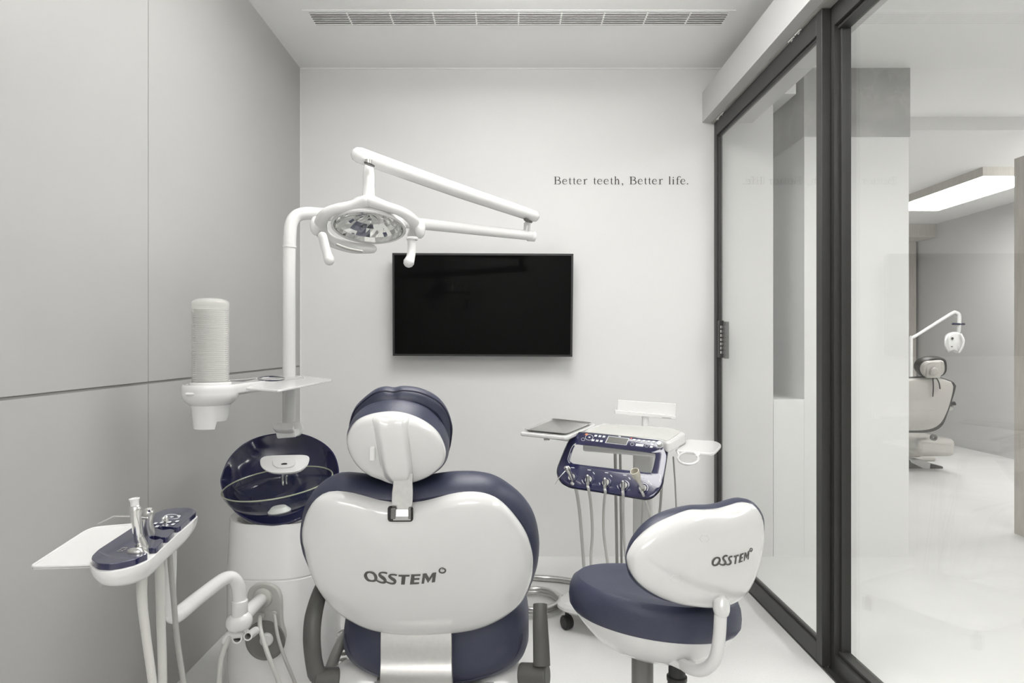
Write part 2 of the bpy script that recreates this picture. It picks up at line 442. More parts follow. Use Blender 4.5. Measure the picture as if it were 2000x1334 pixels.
# hall side: low wall, soffit, column
x68 = (1571-CX)*D/F; x75 = (1775-CX)*D/F; zlow = H-(780-CY)*D/F
struct('wall_low', box(xw+0.003, x68, D+0.002, D+0.45, 0, zlow), M['hall'])
x55 = (1555-CX)*D/F; zs = H-(183-CY)*D/F
struct('trim_4', box(xw-0.002, x55, D+0.002, D+0.45, zs, 2.5), M['hall'])
struct('wall_niche', box(xw-0.2, x75, D+0.45, D+0.6, 0, 2.5), M['hall'])
col = struct('wall_column', box(x68, x75, D, D+0.45, 0, 2.5), M['hall'])
zb = H-(267-CY)*D/F
struct('stone_band', box(x68-0.004, x75+0.004, D-0.006, D+0.449, zb, 2.499), M['stone'], col)
# far room
struct('wall_far', box(1.0, 5.0, 8.0, 8.1, 0, 2.6), M['farwall'])
struct('wall_right', box(4.75, 4.9, 3.9, 8.0, 0, 2.6), M['farwall'])
struct('wall_hall', box(4.9, 5.02, -1.8, 4.0, 0, 2.6), M['hall'])
struct('wall_far_left', box(1.5, 1.6, D+0.6, 8.0, 0, 2.6), M['hall'])
struct('trim_5', box(2.905, 3.05, 3.80, 3.92, 0, H-(305-CY)*3.86/F), M['wood'])
pz1, pz0 = H-(440-CY)*7.5/F, H-(462-CY)*7.5/F
struct('trim_6', box(3.0, 4.75, 7.57, 8.0, H-(463-CY)*7.57/F, 2.416), M['wood'])
struct('trim_7', box(4.4, 4.72, 7.9, 8.0, 0, H-(463-CY)*7.57/F), M['wood'])

# sliding glass door
d1 = bpy.data.objects.new('door_1', None); COL.objects.link(d1); d1.location = (1.065, 2.28, 0); d1['kind'] = 'structure'
y0, y1, xd, xe = 2.282, 3.478, 1.048, 1.078
struct('door_stile', merge(box(xd, xe, y0, y0+0.042, 0.012, 2.212), box(xd+0.008, xe-0.006, y0+0.042, y0+0.05, 0.06, 2.17)), M['frame'], d1, bevel=0.0015)
struct('door_stile', merge(box(xd, xe, y1-0.042, y1, 0.012, 2.212), box(xd+0.008, xe-0.006, y1-0.05, y1-0.042, 0.06, 2.17)), M['frame'], d1, bevel=0.0015)
struct('door_rail', merge(box(xd, xe, y0+0.042, y1-0.042, 0.012, 0.075), box(xd+0.008, xe-0.006, y0+0.042, y1-0.042, 0.075, 0.085)), M['frame'], d1, bevel=0.0015)
struct('door_rail', merge(box(xd, xe, y0+0.042, y1-0.042, 2.14, 2.212), box(xd+0.008, xe-0.006, y0+0.042, y1-0.042, 2.13, 2.14)), M['frame'], d1, bevel=0.0015)
struct('glass_pane', box(1.060, 1.066, y0+0.042, y1-0.042, 0.075, 2.14), M['pane'], d1)
for yy in (2.46, 2.52, 3.34, 3.40):
    struct('roller', merge(tube([(1.046, yy-0.02, 2.216), (1.046, yy+0.022, 2.216)], 0.0055, n=10), lathe([(0.011, -0.006), (0.011, 0.006)], (1.052, yy, 2.216), (1, 0, 0), 14)), M['chrome'], d1)
hx = 1.04
h1 = struct('door_handle', box(1.050, 1.073, 3.392, 3.4355, 1.02, 1.205), M['black'], d1, bevel=0.004)
struct('handle_insert', merge(*[box(1.053, 1.058, 3.3905, 3.3925, 1.04+i*0.021, 1.053+i*0.021) for i in range(7)]), M['chrome'], h1)
struct('door_handle', box(xe-0.002, xe+0.022, 3.40, 3.43, 1.015, 1.20), M['black'], d1, bevel=0.004)
# fixed glazing nearer to the camera
w1 = bpy.data.objects.new('window_1', None); COL.objects.link(w1); w1.location = (1.11, 1.0, 0); w1['kind'] = 'structure'
fx0, fx1, fy0, fy1 = 1.0788, 1.135, -1.2, 2.30
struct('window_frame', merge(
    box(fx0, fx1, fy1-0.04, fy1, 0.0, 2.222), box(fx0+0.004, fx1-0.004, fy1, fy1+0.008, 0.0, 2.222), box(fx0+0.02, fx1-0.006, fy1-0.05, fy1-0.04, 0.07, 2.15),
    box(fx0, fx1, fy0, fy0+0.04, 0, 2.222),
    box(fx0, fx1, fy0+0.04, fy1-0.04, 0.0, 0.06), box(fx0+0.012, fx1-0.006, fy0+0.04, fy1-0.04, 0.06, 0.072),
    box(fx0, fx1, fy0+0.04, fy1-0.04, 2.145, 2.222), box(fx0+0.012, fx1-0.006, fy0+0.04, fy1-0.04, 2.133, 2.145)), M['frame'], w1, bevel=0.0012)
struct('glass_pane', box(1.106, 1.112, fy0+0.04, fy1-0.04, 0.06, 2.145), M['pane'], w1)
struct('wall_stub', box(1.088, 1.2, -1.7, -1.2, 0, 2.222), M['wall'])
# door tracks on floor and under the pelmet
struct('trim_8', merge(box(1.04, 1.086, 0.5, D, 2.214, 2.222)), M['rail'])
struct('trim_9', merge(box(1.052, 1.074, 0.6, D, 0.0, 0.006)), M['frame'])

# ceiling air vent
v = thing('air_vent', 'long white slotted air vent in the ceiling above the wall with the screen', 'air vent', (0.045, 2.956, 2.5))
vx0, vx1, vy0, vy1 = -0.872, 0.960, 2.880, 3.038
obj('vent_frame', merge(box(vx0, vx1, vy0, vy0+0.022, 2.4972, 2.4995), box(vx0, vx1, vy1-0.022, vy1, 2.4972, 2.4995), box(vx0, vx0+0.022, vy0+0.022, vy1-0.022, 2.4972, 2.4995), box(vx1-0.022, vx1, vy0+0.022, vy1-0.022, 2.4972, 2.4995)), M['ceil'], v, smooth=False)
obj('backing', box(vx0+0.022, vx1-0.022, vy0+0.022, vy1-0.022, 2.4990, 2.4998), M['ventback'], v, smooth=False)
sl = []
ys = [vy0+0.022+(vy1-vy0-0.044)*(i+0.5)/6 for i in range(6)]
for yy in ys: sl.append(obox((0.044, yy, 2.4972), (1, 0, 0), (0, 1, 0.25), (0, -0.25, 1), vx1-vx0-0.044, 0.0125, 0.0016))
obj('slats', merge(*sl), M['ceil'], v, smooth=False)
for k in range(1, 10):
    obj('divider', box(vx0+(vx1-vx0)*k/10-0.003, vx0+(vx1-vx0)*k/10+0.003, vy0+0.022, vy1-0.022, 2.4965, 2.4995), M['ceil'], v, smooth=False)

# lamps and added fill panels
def ceiling_panel(name, label, x0, x1, y0, y1, z, m, drop=0.02, rim=0.02, fm=None):
    t = thing(name, label, 'ceiling light', ((x0+x1)/2, (y0+y1)/2, z))
    fm = fm or M['hall']
    obj('lamp_frame', merge(box(x0-rim, x1+rim, y0-rim, y0, z-drop, z-0.0005), box(x0-rim, x1+rim, y1, y1+rim, z-drop, z-0.0005), box(x0-rim, x0, y0, y1, z-drop, z-0.0005), box(x1, x1+rim, y0, y1, z-drop, z-0.0005)), fm, t, smooth=False)
    obj('diffuser', box(x0, x1, y0, y1, z-drop+0.003, z-drop+0.008), m, t, smooth=False)
t = thing('ceiling_light', 'broad white luminous ceiling lamp above the dental chair, hung just below the ceiling', 'ceiling light', (0, 1.6, 2.5))
obj('diffuser', box(-0.35, 0.50, 1.45, 2.40, 2.38, 2.42), M['lamp'], t, smooth=False)
for sx in (-0.2, 0.4):
    for sy in (1.6, 2.25): obj('suspension_rod', tube([(sx, sy, 2.419), (sx, sy, 2.4995)], 0.006, n=8, smooth=False), M['chrome'], t)
t = thing('ceiling_light', 'unseen glowing panel added at the rear of the treatment room for ambient light, behind the viewpoint', 'ceiling light', (0, -0.9, 2.5))  # added fill: lifts the chair shell and the wall with the screen
obj('diffuser', box(-0.7, 0.7, -1.3, -0.5, 2.30, 2.35), M['rearfill'], t, smooth=False)
for sx in (-0.4, 0.4):
    for sy in (-1.15, -0.65): obj('suspension_rod', tube([(sx, sy, 2.349), (sx, sy, 2.4995)], 0.006, n=8, smooth=False), M['chrome'], t)
ceiling_panel('ceiling_light', 'flat square ceiling light in the hall outside the glass partition', 2.2, 2.8, 0.4, 2.4, 2.5, M['halllamp'])
ceiling_panel('ceiling_light', 'unseen glowing strip added under the hall ceiling to brighten the niche, beside the glass partition', 1.26, 1.44, 1.2, 2.3, 2.5, M['halllamp'])  # added strip out of view, lights the niche side of the column
t = thing('ceiling_light', 'unseen glowing panel added at the far right end of the hall to brighten the far ceiling', 'ceiling light', (4.3, 4.4, 2.416))  # added out of view to lift the far room ceiling
obj('diffuser', box(4.0, 4.6, 4.05, 4.65, 2.18, 2.22), M['farlamp'], t, smooth=False)
for sy in (4.15, 4.55): obj('suspension_rod', tube([(4.3, sy, 2.219), (4.3, sy, 2.4155)], 0.006, n=8, smooth=False), M['chrome'], t)
zf = 2.416; yn = (zf-0.07-H)*F/(CY-344); yf = (zf-0.07-H)*F/(CY-412)
ceiling_panel('ceiling_light', 'long bright rectangular ceiling light box in the far room beyond the glass', (1920-CX)*yn/F, (1832-CX)*yf/F, yn, yf, zf, M['farlamp'], drop=0.07, rim=0.003, fm=M['wood'])

# ================================================================== SCREEN AND LETTERING
tvY = 3.405
t = thing('television', 'black flat wall-mounted television screen below the surgical lamp', 'television', Wp(943, 695, 3.42))
tc_ = [Wp(766, 494, tvY), Wp(1120, 495.5, tvY), Wp(1118, 697, tvY), Wp(767, 695, tvY)]
ctv = sum(tc_, V())/4
def inset(P, d): return [p+V((math.copysign(d, ctv.x-p.x), 0, math.copysign(d, ctv.z-p.z))) for p in P]
bez = loft([tc_, [p-V((0, 0.003, 0)) for p in inset(tc_, 0.001)], [p-V((0, 0.003, 0)) for p in inset(tc_, 0.010)], [p for p in inset(tc_, 0.010)]], False, False)
obj('bezel', bez, M['black'], t, smooth=False)
obj('edge_trim', merge(prism([p+V((0, 0.001, 0)) for p in inset(tc_, -0.0015)], (0, 1, 0), 0.004)), M['chrome'], t, smooth=False)
obj('screen', prism([p-V((0, 0.001, 0)) for p in inset(tc_, 0.0095)], (0, 1, 0), 0.0015), M['screen'], t, smooth=False)
obj('back_cover', prism([p+V((0, 0.005, 0)) for p in inset(tc_, 0.004)], (0, 1, 0), 0.035), M['black'], t, smooth=False, bevel=0.004)
obj('wall_bracket', box(ctv.x-0.2, ctv.x+0.2, tvY+0.039, D-0.001, ctv.z-0.12, ctv.z+0.12), M['black'], t, smooth=False)

# serif lettering on the wall: strokes in units of the lettering (baseline 0, capital height 105)
def sf(w_, *st): return (w_, st)
GL = {
 'B': sf(90, ([(20, 2), (20, 103)], 15), ([(0, 103), (50, 103)], 4), ([(0, 2), (52, 2)], 4), ([(48, 103), (70, 96), (77, 80), (69, 63), (46, 56)], [4, 9, 14, 9, 4]), ([(22, 56), (50, 56)], 4), ([(48, 56), (78, 48), (87, 29), (78, 9), (48, 2)], [4, 10, 15, 10, 4])),
 'e': sf(70, ([(10, 41), (62, 41)], 4), ([(61, 40), (57, 60), (37, 71), (15, 60), (7, 37), (14, 13), (38, 3), (56, 8), (67, 21)], [8, 8, 5, 10, 13, 11, 7, 4, 3])),
 't': sf(40, ([(19, 93), (19, 60), (19, 18), (25, 5), (39, 8)], [5, 12, 12, 9, 4]), ([(3, 67), (37, 67)], 5)),
 'r': sf(55, ([(20, 2), (20, 68)], 13), ([(3, 2), (38, 2)], 4), ([(4, 64), (20, 70)], 5), ([(23, 48), (34, 66), (46, 70), (53, 62)], [4, 6, 9, 12])),
 'h': sf(75, ([(17, 2), (17, 107)], 13), ([(2, 2), (32, 2)], 4), ([(3, 104), (17, 108)], 4), ([(20, 48), (38, 69), (54, 64), (60, 44), (60, 2)], [4, 8, 12, 13, 13]), ([(46, 2), (75, 2)], 4)),
 'l': sf(28, ([(14, 2), (14, 107)], 13), ([(0, 2), (28, 2)], 4), ([(1, 103), (14, 108)], 4)),
 'i': sf(28, ([(14, 2), (14, 69)], 13), ([(0, 2), (28, 2)], 4), ([(1, 65), (14, 70)], 4), ([(8, 93), (20, 93)], 13)),
 'f': sf(60, ([(20, 2), (20, 60), (22, 88), (36, 106), (52, 104), (60, 94)], [12, 12, 11, 7, 7, 11]), ([(3, 67), (42, 67)], 4), ([(4, 2), (40, 2)], 4)),
 ',': sf(26, ([(6, 7), (20, 7)], 14), ([(18, 8), (19, -6), (7, -19)], [9, 7, 3])),
 '.': sf(20, ([(3, 7), (17, 7)], 14)),
}
line = [('B', 82, 172), ('e', 193, 262), ('t', 278, 318), ('t', 335, 374), ('e', 388, 457), ('r', 475, 530), ('t', 612, 650), ('e', 664, 735), ('e', 752, 822), ('t', 838, 878), ('h', 893, 968), (',', 990, 1018),
        ('B', 1100, 1190), ('e', 1210, 1280), ('t', 1295, 1335), ('t', 1350, 1390), ('e', 1403, 1472), ('r', 1490, 1548), ('l', 1628, 1655), ('i', 1675, 1705), ('f', 1725, 1788), ('e', 1785, 1855), ('.', 1872, 1892)]
def on_wall(x, y, th=0.0): return Wp(1070+x/6.897, 330+y/6.889, D-0.0008-th)
tl = thing('wall_lettering', 'small black serif slogan lettering on the wall right of the lamp arm', 'lettering', Wp(1213, 353, D))
for w0, w1_ in ((0, 600), (600, 1050), (1050, 1600), (1600, 2000)):
    strokes = []
    for chr_, xa, xb in line:
        if w0 <= xa < w1_:
            w_, st = GL[chr_]; k = (xb-xa)/w_
            strokes += [([(xa+x*k, 208-y) for x, y in pts], wd) for pts, wd in st]
    obj('printed_word', ribbons(strokes, on_wall, 0.0008), M['text'], tl, smooth=False)

# ================================================================== PATIENT CHAIR
ch = thing('dental_chair', 'navy leather and white dental chair in the foreground, seen from behind', 'dental chair', V((-0.2, 1.75, 0)))
lean = math.radians(24)
bo = Wp(822, 1085, 1.60); bn = V((0.03, -math.cos(lean), -math.sin(lean))).normalized()
shell_px = [(649, 962), (681, 964.5), (711, 972), (743, 980.5), (785, 985), (820, 982.5), (846, 977), (884, 967), (919, 963), (951, 967), (978, 980), (1005, 1007), (1027, 1039), (1037.6, 1069), (1041, 1088), (1039, 1121), (1030, 1149), (1014, 1174), (988, 1195), (946, 1215), (896, 1226), (812, 1231), (756, 1226.5), (714, 1217), (672, 1195), (644, 1172), (621, 1141), (605, 1104), (596, 1068), (591, 1045), (593, 1020), (600, 999), (611, 981), (627, 968)]
cush_px = [(619, 954), (641, 938), (662, 932), (695, 934), (727, 939), (765, 942), (813, 941), (857, 934), (897, 930), (938, 931), (970, 938), (997, 953), (1024, 977), (1045, 1010), (1053, 1050), (1053, 1075), (1050, 1098), (1037, 1136), (1025, 1158), (1000, 1180), (946, 1200), (812, 1215), (700, 1200), (650, 1168), (615, 1115), (598, 1080), (588, 1050), (589, 1015), (600, 978)]
bc = (818, 1095)
sprof = [(0.96, -0.03), (0.992, -0.026), (1.0, -0.018), (0.998, -0.010), (0.988, -0.002), (0.965, 0.006), (0.92, 0.013), (0.82, 0.021), (0.62, 0.029), (0.4, 0.033), (0.2, 0.035), (0.0, 0.036)]
# the rim sits on the traced outline, so the trace plane is the rim plane
obj('backrest_shell', puff(shell_px, bo, bn, [(s, f+0.018) for s, f in sprof], bc, 128), M['shell'], ch, label='glossy white shell on the back of the backrest')
bsurf = surf_fn(shell_px, bo, bn, [(s, f+0.018) for s, f in sprof if f >= -0.018], bc)
co = bo-bn*0.055
cprof = [(0.93, 0.045), (0.965, 0.035), (0.99, 0.018), (1.0, 0.0), (0.992, -0.018), (0.965, -0.034), (0.91, -0.046), (0.8, -0.052), (0.5, -0.048), (0.0, -0.04)]
obj('backrest_cushion', puff(cush_px, co, bn, cprof, bc, 128), M['leather'], ch, label='navy leather backrest cushion')
# seam piping round the upper edge of the cushion
R_, c_ = radial(cush_px, bc, 128)
seam = [WPl(c_[0]+(x-c_[0])*0.995, c_[1]+(y-c_[1])*0.995, co-bn*0.012, bn) for x, y in R_]
obj('cushion_seam', tube(seam, 0.0012, n=6, closed=True, smooth=False), M['leatherd'], ch)
# logo on the shell, traced in tenths of a pixel from (700,1090)
def on_shell(x, y, th=0.0): return bsurf(700+x/10, 1090+y/10, 0.0004+th)
logo = ribbons([
    ([(235, 278), (295, 300), (332, 350), (340, 400), (318, 440), (258, 450), (190, 430), (150, 380), (140, 330), (165, 288), (215, 277), (250, 282)], [36, 44, 60, 62, 46, 30, 46, 62, 62, 46, 32, 36]),
    ([(562, 300), (520, 288), (460, 284), (420, 300), (415, 335), (455, 375), (500, 405), (522, 440), (510, 475), (450, 480), (395, 462), (340, 425)], [34, 32, 30, 40, 54, 60, 62, 60, 48, 32, 30, 26]),
    ([(750, 338), (705, 328), (650, 325), (612, 342), (612, 368), (650, 400), (690, 425), (715, 455), (700, 490), (645, 500), (590, 485), (545, 465)], [34, 32, 30, 40, 52, 58, 60, 58, 46, 32, 30, 26]),
    ([(1660, 182), (1610, 200), (1582, 235), (1588, 270), (1630, 290), (1678, 280), (1700, 245), (1685, 215), (1650, 210), (1625, 226)], [6, 16, 30, 32, 28, 32, 34, 28, 16, 6]),
], on_shell)
logo2 = polys([
    [(783, 330), (1000, 328), (1000, 362), (922, 364), (906, 518), (832, 518), (846, 364), (780, 362)],
    [(1032, 322), (1215, 314), (1208, 350), (1096, 356), (1094, 394), (1195, 390), (1190, 426), (1092, 430), (1086, 478), (1190, 474), (1182, 508), (1004, 518)],
    [(1258, 308), (1330, 300), (1382, 388), (1445, 290), (1522, 278), (1496, 470), (1430, 480), (1446, 368), (1366, 480), (1352, 480), (1302, 378), (1284, 500), (1232, 502)],
], on_shell)
lg = obj('printed_logo', merge(logo, logo2), M['ink'], ch, smooth=False, label='dark grey printed lettering on the white shell')
# headrest bracket and a black plate painting the dark of its slot
def on_shell2(x, y, th=0.0): return bsurf(x, y, th)
rr = rrect(782.5, 1001, 50, 33, 6, 4); rr2 = rrect(782, 1003.5, 45, 26, 5, 4)
slot = loft([[bsurf(x, y, 0.0002) for x, y in rrect(782, 1003.5, 50, 31, 6, 4)], [bsurf(x, y, 0.0022) for x, y in rrect(782, 1003.5, 48.5, 29.5, 6, 4)]], False, True)
obj('slot_dark_plate', slot, M['black'], ch, label='black plate painting the dark of a slot opening on the white shell')
def strip(path, wds, th):               # path: list of (centre px, centre py, Y); a metal strip facing the camera
    rings = []
    for (x, y, Yd), w_ in zip(path, wds):
        c = Wp(x, y, Yd); h = w_/2*Yd/F
        rings.append([c+V((-h, 0, 0)), c+V((-h*0.96, -th/2, 0)), c+V((h*0.96, -th/2, 0)), c+V((h, 0, 0)), c+V((h*0.96, th/2, 0)), c+V((-h*0.96, th/2, 0))])
    return loft(rings)
q = bsurf(782, 1014, 0.005); q2 = bsurf(782, 985, 0.012)
obj('headrest_bracket', strip([(785, 1016, q.y-0.002), (785, 1008, q.y-0.008), (785, 995, q2.y-0.006), (785.5, 978, q2.y-0.008), (786, 962, q2.y-0.012), (787, 945, q2.y-0.02), (788, 925, q2.y-0.022)], [34, 35, 37, 41, 41, 38, 38], 0.004), M['steel'], ch, angle=20)
obj('bracket_shoe', obox(bsurf(768, 1003, 0.004), (1, 0, 0), bn, (0, 0, 1), 0.010, 0.006, 0.022), M['mgrey'], ch, smooth=False, bevel=0.0015)
obj('bracket_shoe', merge(obox(bsurf(800, 1003, 0.004), (1, 0, 0), bn, (0, 0, 1), 0.006, 0.006, 0.022)), M['mgrey'], ch, smooth=False, bevel=0.0015)
# headrest
hl = math.radians(32)
ho = Wp(775, 880, 1.50); hn = V((0.06, -math.cos(hl), -math.sin(hl))).normalized()
hs_px = [(677, 864), (680, 848), (695, 829), (722, 817), (762, 812), (797, 817), (830, 831), (854, 850), (867, 872), (871, 891), (862, 910), (840, 927), (813, 938), (790, 943), (765, 942), (743, 934), (722, 926), (700, 910), (684, 888)]
hc = (774, 878)
hsprof = [(0.95, -0.022), (0.99, -0.016), (1.0, -0.006), (0.99, 0.003), (0.955, 0.010), (0.88, 0.0155), (0.7, 0.02), (0.4, 0.022), (0.0, 0.023)]
obj('headrest_shell', puff(hs_px, ho, hn, hsprof, hc, 96), M['shell'], ch, label='white plastic shell of the headrest')
hsurf = surf_fn(hs_px, ho, hn, [p for p in hsprof if p[1] >= -0.006], hc)
# raised spine of the headrest shell
sp_rows = [(822, 724, 800, 0.001), (835, 725, 800, 0.008), (850, 729, 802, 0.013), (870, 733, 804, 0.017), (895, 737, 806, 0.021), (915, 741, 808, 0.025), (930, 746, 809, 0.027), (941, 753, 808, 0.028), (947, 763, 803, 0.024), (950, 772, 795, 0.015)]
rings = []
for y, xa, xb, hgt in sp_rows:
    ring = []
    for k in range(17):
        tt = k/16; x = xa+(xb-xa)*tt; e = min(1.0, math.sin(PI*tt)*1.9) ** 0.8
        ring.append(hsurf(x, y, -0.006+(0.006+hgt)*e))
    rings.append(ring)
back = [[p-hn*0.02 for p in r] for r in rings]
vs = [p for r in rings for p in r]; fs = []
for i in range(len(rings)-1):
    for k in range(16): fs.append((i*17+k, i*17+k+1, (i+1)*17+k+1, (i+1)*17+k))
nb = len(vs); vs += [p for r in back for p in r]
for i in range(len(rings)-1):
    for k in range(16): fs.append((nb+i*17+k, nb+(i+1)*17+k, nb+(i+1)*17+k+1, nb+i*17+k+1))
for i in range(len(rings)-1):
    for k in (0, 16): fs.append((i*17+k, (i+1)*17+k, nb+(i+1)*17+k, nb+i*17+k))
for i in (0, len(rings)-1):
    for k in range(16): fs.append((i*17+k, i*17+k+1, nb+i*17+k+1, nb+i*17+k))
obj('headrest_spine', (vs, fs), M['shell'], ch, sub=1, angle=70)
obj('release_lever', obox(hsurf(727, 884, 0.006), (1, 0, 0), hn, (0, 0, 1), 0.012, 0.012, 0.03), M['white'], ch, bevel=0.003)
# leather band behind the shell and the pillow beyond it
lb_px = [(681, 840), (692, 812), (712, 793), (738, 783), (768, 779), (800, 782), (832, 794), (858, 816), (874, 842), (878, 870), (872, 900), (850, 922), (810, 932), (765, 930), (715, 912), (690, 885), (680, 862)]
o2 = ho-hn*0.075
R1, _ = radial(hs_px, hc, 96); R2, _ = radial(lb_px, (776, 850), 96)
n_ = hn
rA = [WPl(x, y, ho-hn*0.014, hn) for x, y in R1]; cA = WPl(hc[0], hc[1], ho-hn*0.014, hn)
rB = [WPl(x, y, o2, hn) for x, y in R2]; cB = WPl(776, 850, o2, hn)
def sc(r, c, s, f=0): return [c+(p-c)*s+hn*f for p in r]
mid = [(a+b)/2 for a, b in zip(rA, rB)]; cm = (cA+cB)/2
obj('headrest_band', loft([sc(rA, cA, 0.9), sc(rA, cA, 0.985), sc([a.lerp(b, 0.12) for a, b in zip(rA, rB)], cA, 1.005), sc(mid, cm, 1.02), sc([a.lerp(b, 0.85) for a, b in zip(rA, rB)], cB, 1.01), sc(rB, cB, 0.985), sc(rB, cB, 0.93, -0.006), sc(rB, cB, 0.5, -0.006)]), M['leather'], ch, label='navy leather side band of the headrest')
hp_px = [(686, 818), (697, 795), (727, 770), (749, 763), (768, 765), (786, 762), (819, 766), (851, 780), (870, 799), (881, 826), (882, 848), (874, 885), (850, 915), (800, 925), (740, 915), (700, 880), (684, 845)]
obj('headrest_pillow', puff(hp_px, ho-hn*0.105, hn, [(0.90, 0.022), (0.965, 0.016), (1.0, 0.004), (1.0, -0.012), (0.96, -0.024), (0.85, -0.034), (0.5, -0.04), (0.0, -0.035)], (780, 845), 96), M['leather'], ch, label='navy headrest pillow with piping')
for dd, sc_ in ((0.010, 0.995), (-0.016, 0.998)):
    R_, c_ = radial(hp_px, (780, 845), 96)
    obj('pillow_piping', tube([WPl(c_[0]+(x-c_[0])*sc_, c_[1]+(y-c_[1])*sc_, ho-hn*0.105+hn*dd, hn) for x, y in R_], 0.0022, n=6, closed=True, smooth=False), M['leatherd'], ch)
# seat: bucket shape under the backrest, running forward away from the camera
def seat_ring(Yd, wl, zb, zt, xc=-0.187, N=64):
    out = []
    for k in range(N):
        a = 2*PI*k/N; ca, sa = math.cos(a), math.sin(a)
        x = math.copysign(abs(ca)**(0.92 if sa < 0 else 0.6), ca); z = math.copysign(abs(sa)**(0.92 if sa < 0 else 0.6), sa)
        zz = (zb+zt)/2+z*(zt-zb)/2
        if sa > 0: zz += 0.05*x*x*sa
        out.append(V((xc+wl*x, Yd, zz)))
    return out
srs = [(1.700, 0.05, 0.32, 0.40), (1.697, 0.12, 0.29, 0.41), (1.700, 0.175, 0.265, 0.42), (1.712, 0.212, 0.242, 0.43), (1.735, 0.232, 0.225, 0.435), (1.78, 0.240, 0.218, 0.44), (1.88, 0.243, 0.22, 0.44), (2.05, 0.235, 0.25, 0.44), (2.3, 0.2, 0.30, 0.43), (2.6, 0.175, 0.31, 0.40), (2.8, 0.16, 0.29, 0.37), (2.86, 0.13, 0.30, 0.35)]
obj('seat_cushion', loft([seat_ring(*s) for s in srs]), M['leather'], ch, label='navy leather seat cushion and leg rest')
pr_ = []
for k in range(41):
    a = PI+PI*k/40; ca, sa = math.cos(a), math.sin(a)
    x = math.copysign(abs(ca)**0.92, ca); s_ = abs(sa)**0.92
    pr_.append(V((-0.187+0.222*x, 1.7155-0.003*s_, 0.36+0.05*x*x*0-0.122*s_)))
obj('seat_piping', tube(pr_, 0.0018, n=6), M['leatherd'], ch)
# steel back support and base
sup = [Wp(813, 1212, 1.672), Wp(813, 1236, 1.666), Wp(813, 1260, 1.660), Wp(813, 1288, 1.662), Wp(813, 1316, 1.646), Wp(813, 1350, 1.610), Wp(813, 1420, 1.57)]
sp = cat(sup, 12); rings = []
for p in sp:
    h = 0.0875
    rings.append([p+V((-h, 0.003, 0)), p+V((-h*0.98, -0.003, 0)), p+V((h*0.98, -0.003, 0)), p+V((h, 0.003, 0))])
obj('back_support', loft(rings), M['plate'], ch, label='brushed steel plate under the backrest')
obj('chair_base', merge(lathe([(0.17, 0.0), (0.175, 0.02), (0.17, 0.05), (0.15, 0.12), (0.15, 0.2), (0.175, 0.2), (0.185, 0.225)], (-0.19, 1.90, 0), n=64, sx=1.0, sy=1.2, power=2.6)), M['white'], ch)
for xa, xb in ((655, 745), (930, 1016)):
    a_ = Wp(xa, 1340, 1.80); L = Wp(xb, 1340, 1.80).x-a_.x
    obj('side_housing', lathe([(0.0, 0.0), (0.045, 0.001), (0.058, 0.010), (0.064, 0.025), (0.064, L-0.012), (0.06, L-0.003), (0.0, L)], a_, (1, 0, 0), 32), M['white'], ch)
# armrests
for side in (-1, 1):
    if side < 0:
        path = [(631, 1140, 1.70), (622, 1165, 1.66), (612, 1205, 1.62), (609, 1245, 1.60), (612, 1285, 1.60), (618, 1316, 1.60)]; r_ = [0.016, 0.0185, 0.0205, 0.0205, 0.020, 0.021]
    else:
        path = [(1055, 1180, 1.62), (1055, 1200, 1.61), (1055.5, 1225, 1.60), (1057, 1260, 1.59), (1058, 1300, 1.58)]; r_ = [0.0165, 0.017, 0.018, 0.019, 0.020]
    obj('armrest', tube([Wp(*p) for p in path], r_, n=24, flat=((0, 1, 0), 0.8), round_ends=side < 0), M['dgrey'], ch, label='dark grey curved armrest')
    if side < 0: a, b = Wp(612, 1326, 1.60), Wp(660, 1326, 1.62)
    else: a, b = Wp(1016, 1318, 1.60), Wp(1070, 1320, 1.58)
    obj('armrest_pivot', tube([a, b], 0.027, n=28, smooth=False, round_ends=False), M['dgrey'], ch, bevel=0.004)
obj('armrest_strut', tube([Wp(640, 1320, 1.75), Wp(660, 1268, 1.80), Wp(676, 1240, 1.86)], 0.014, n=12), M['mgrey'], ch)
sp_ = []
for i in range(60):
    a = i*PI/5; sp_.append(Wp(668, 1232, 1.9)+V((0.014*math.cos(a), 0.014*math.sin(a), -0.0016*i)))
obj('spring_cable', tube(sp_, 0.0028, n=6, smooth=False), M['hosed'], ch)
# ================================================================== FLOOR CONDUIT
pc = [WZ(900, 1112, 0.014), WZ(1035, 1127, 0.014), WZ(1080, 1130.5, 0.014), WZ(1125, 1136, 0.014), WZ(1180, 1141, 0.014)]
tag(obj('floor_pipe', tube(pc, 0.0145, n=16), M['steel'], loc=WZ(1035, 1127, 0)), 'straight steel conduit pipe lying on the floor behind the chair', 'pipe')
cc = WZ(1045, 1186, 0.0); lp = []
for i in range(73):
    a = 2*PI*i/36; lp.append(cc+V((0.108*math.cos(a), 0.125*math.sin(a), 0.015+0.026*i/72)))
def corr(pts, r, m_name): return tube(pts, r, n=14, smooth=False)
tag(obj('coiled_conduit', tube(lp, 0.0125, n=14, smooth=False), M['steel'], loc=cc), 'coiled steel conduit lying on the floor beside the right armrest', 'conduit')

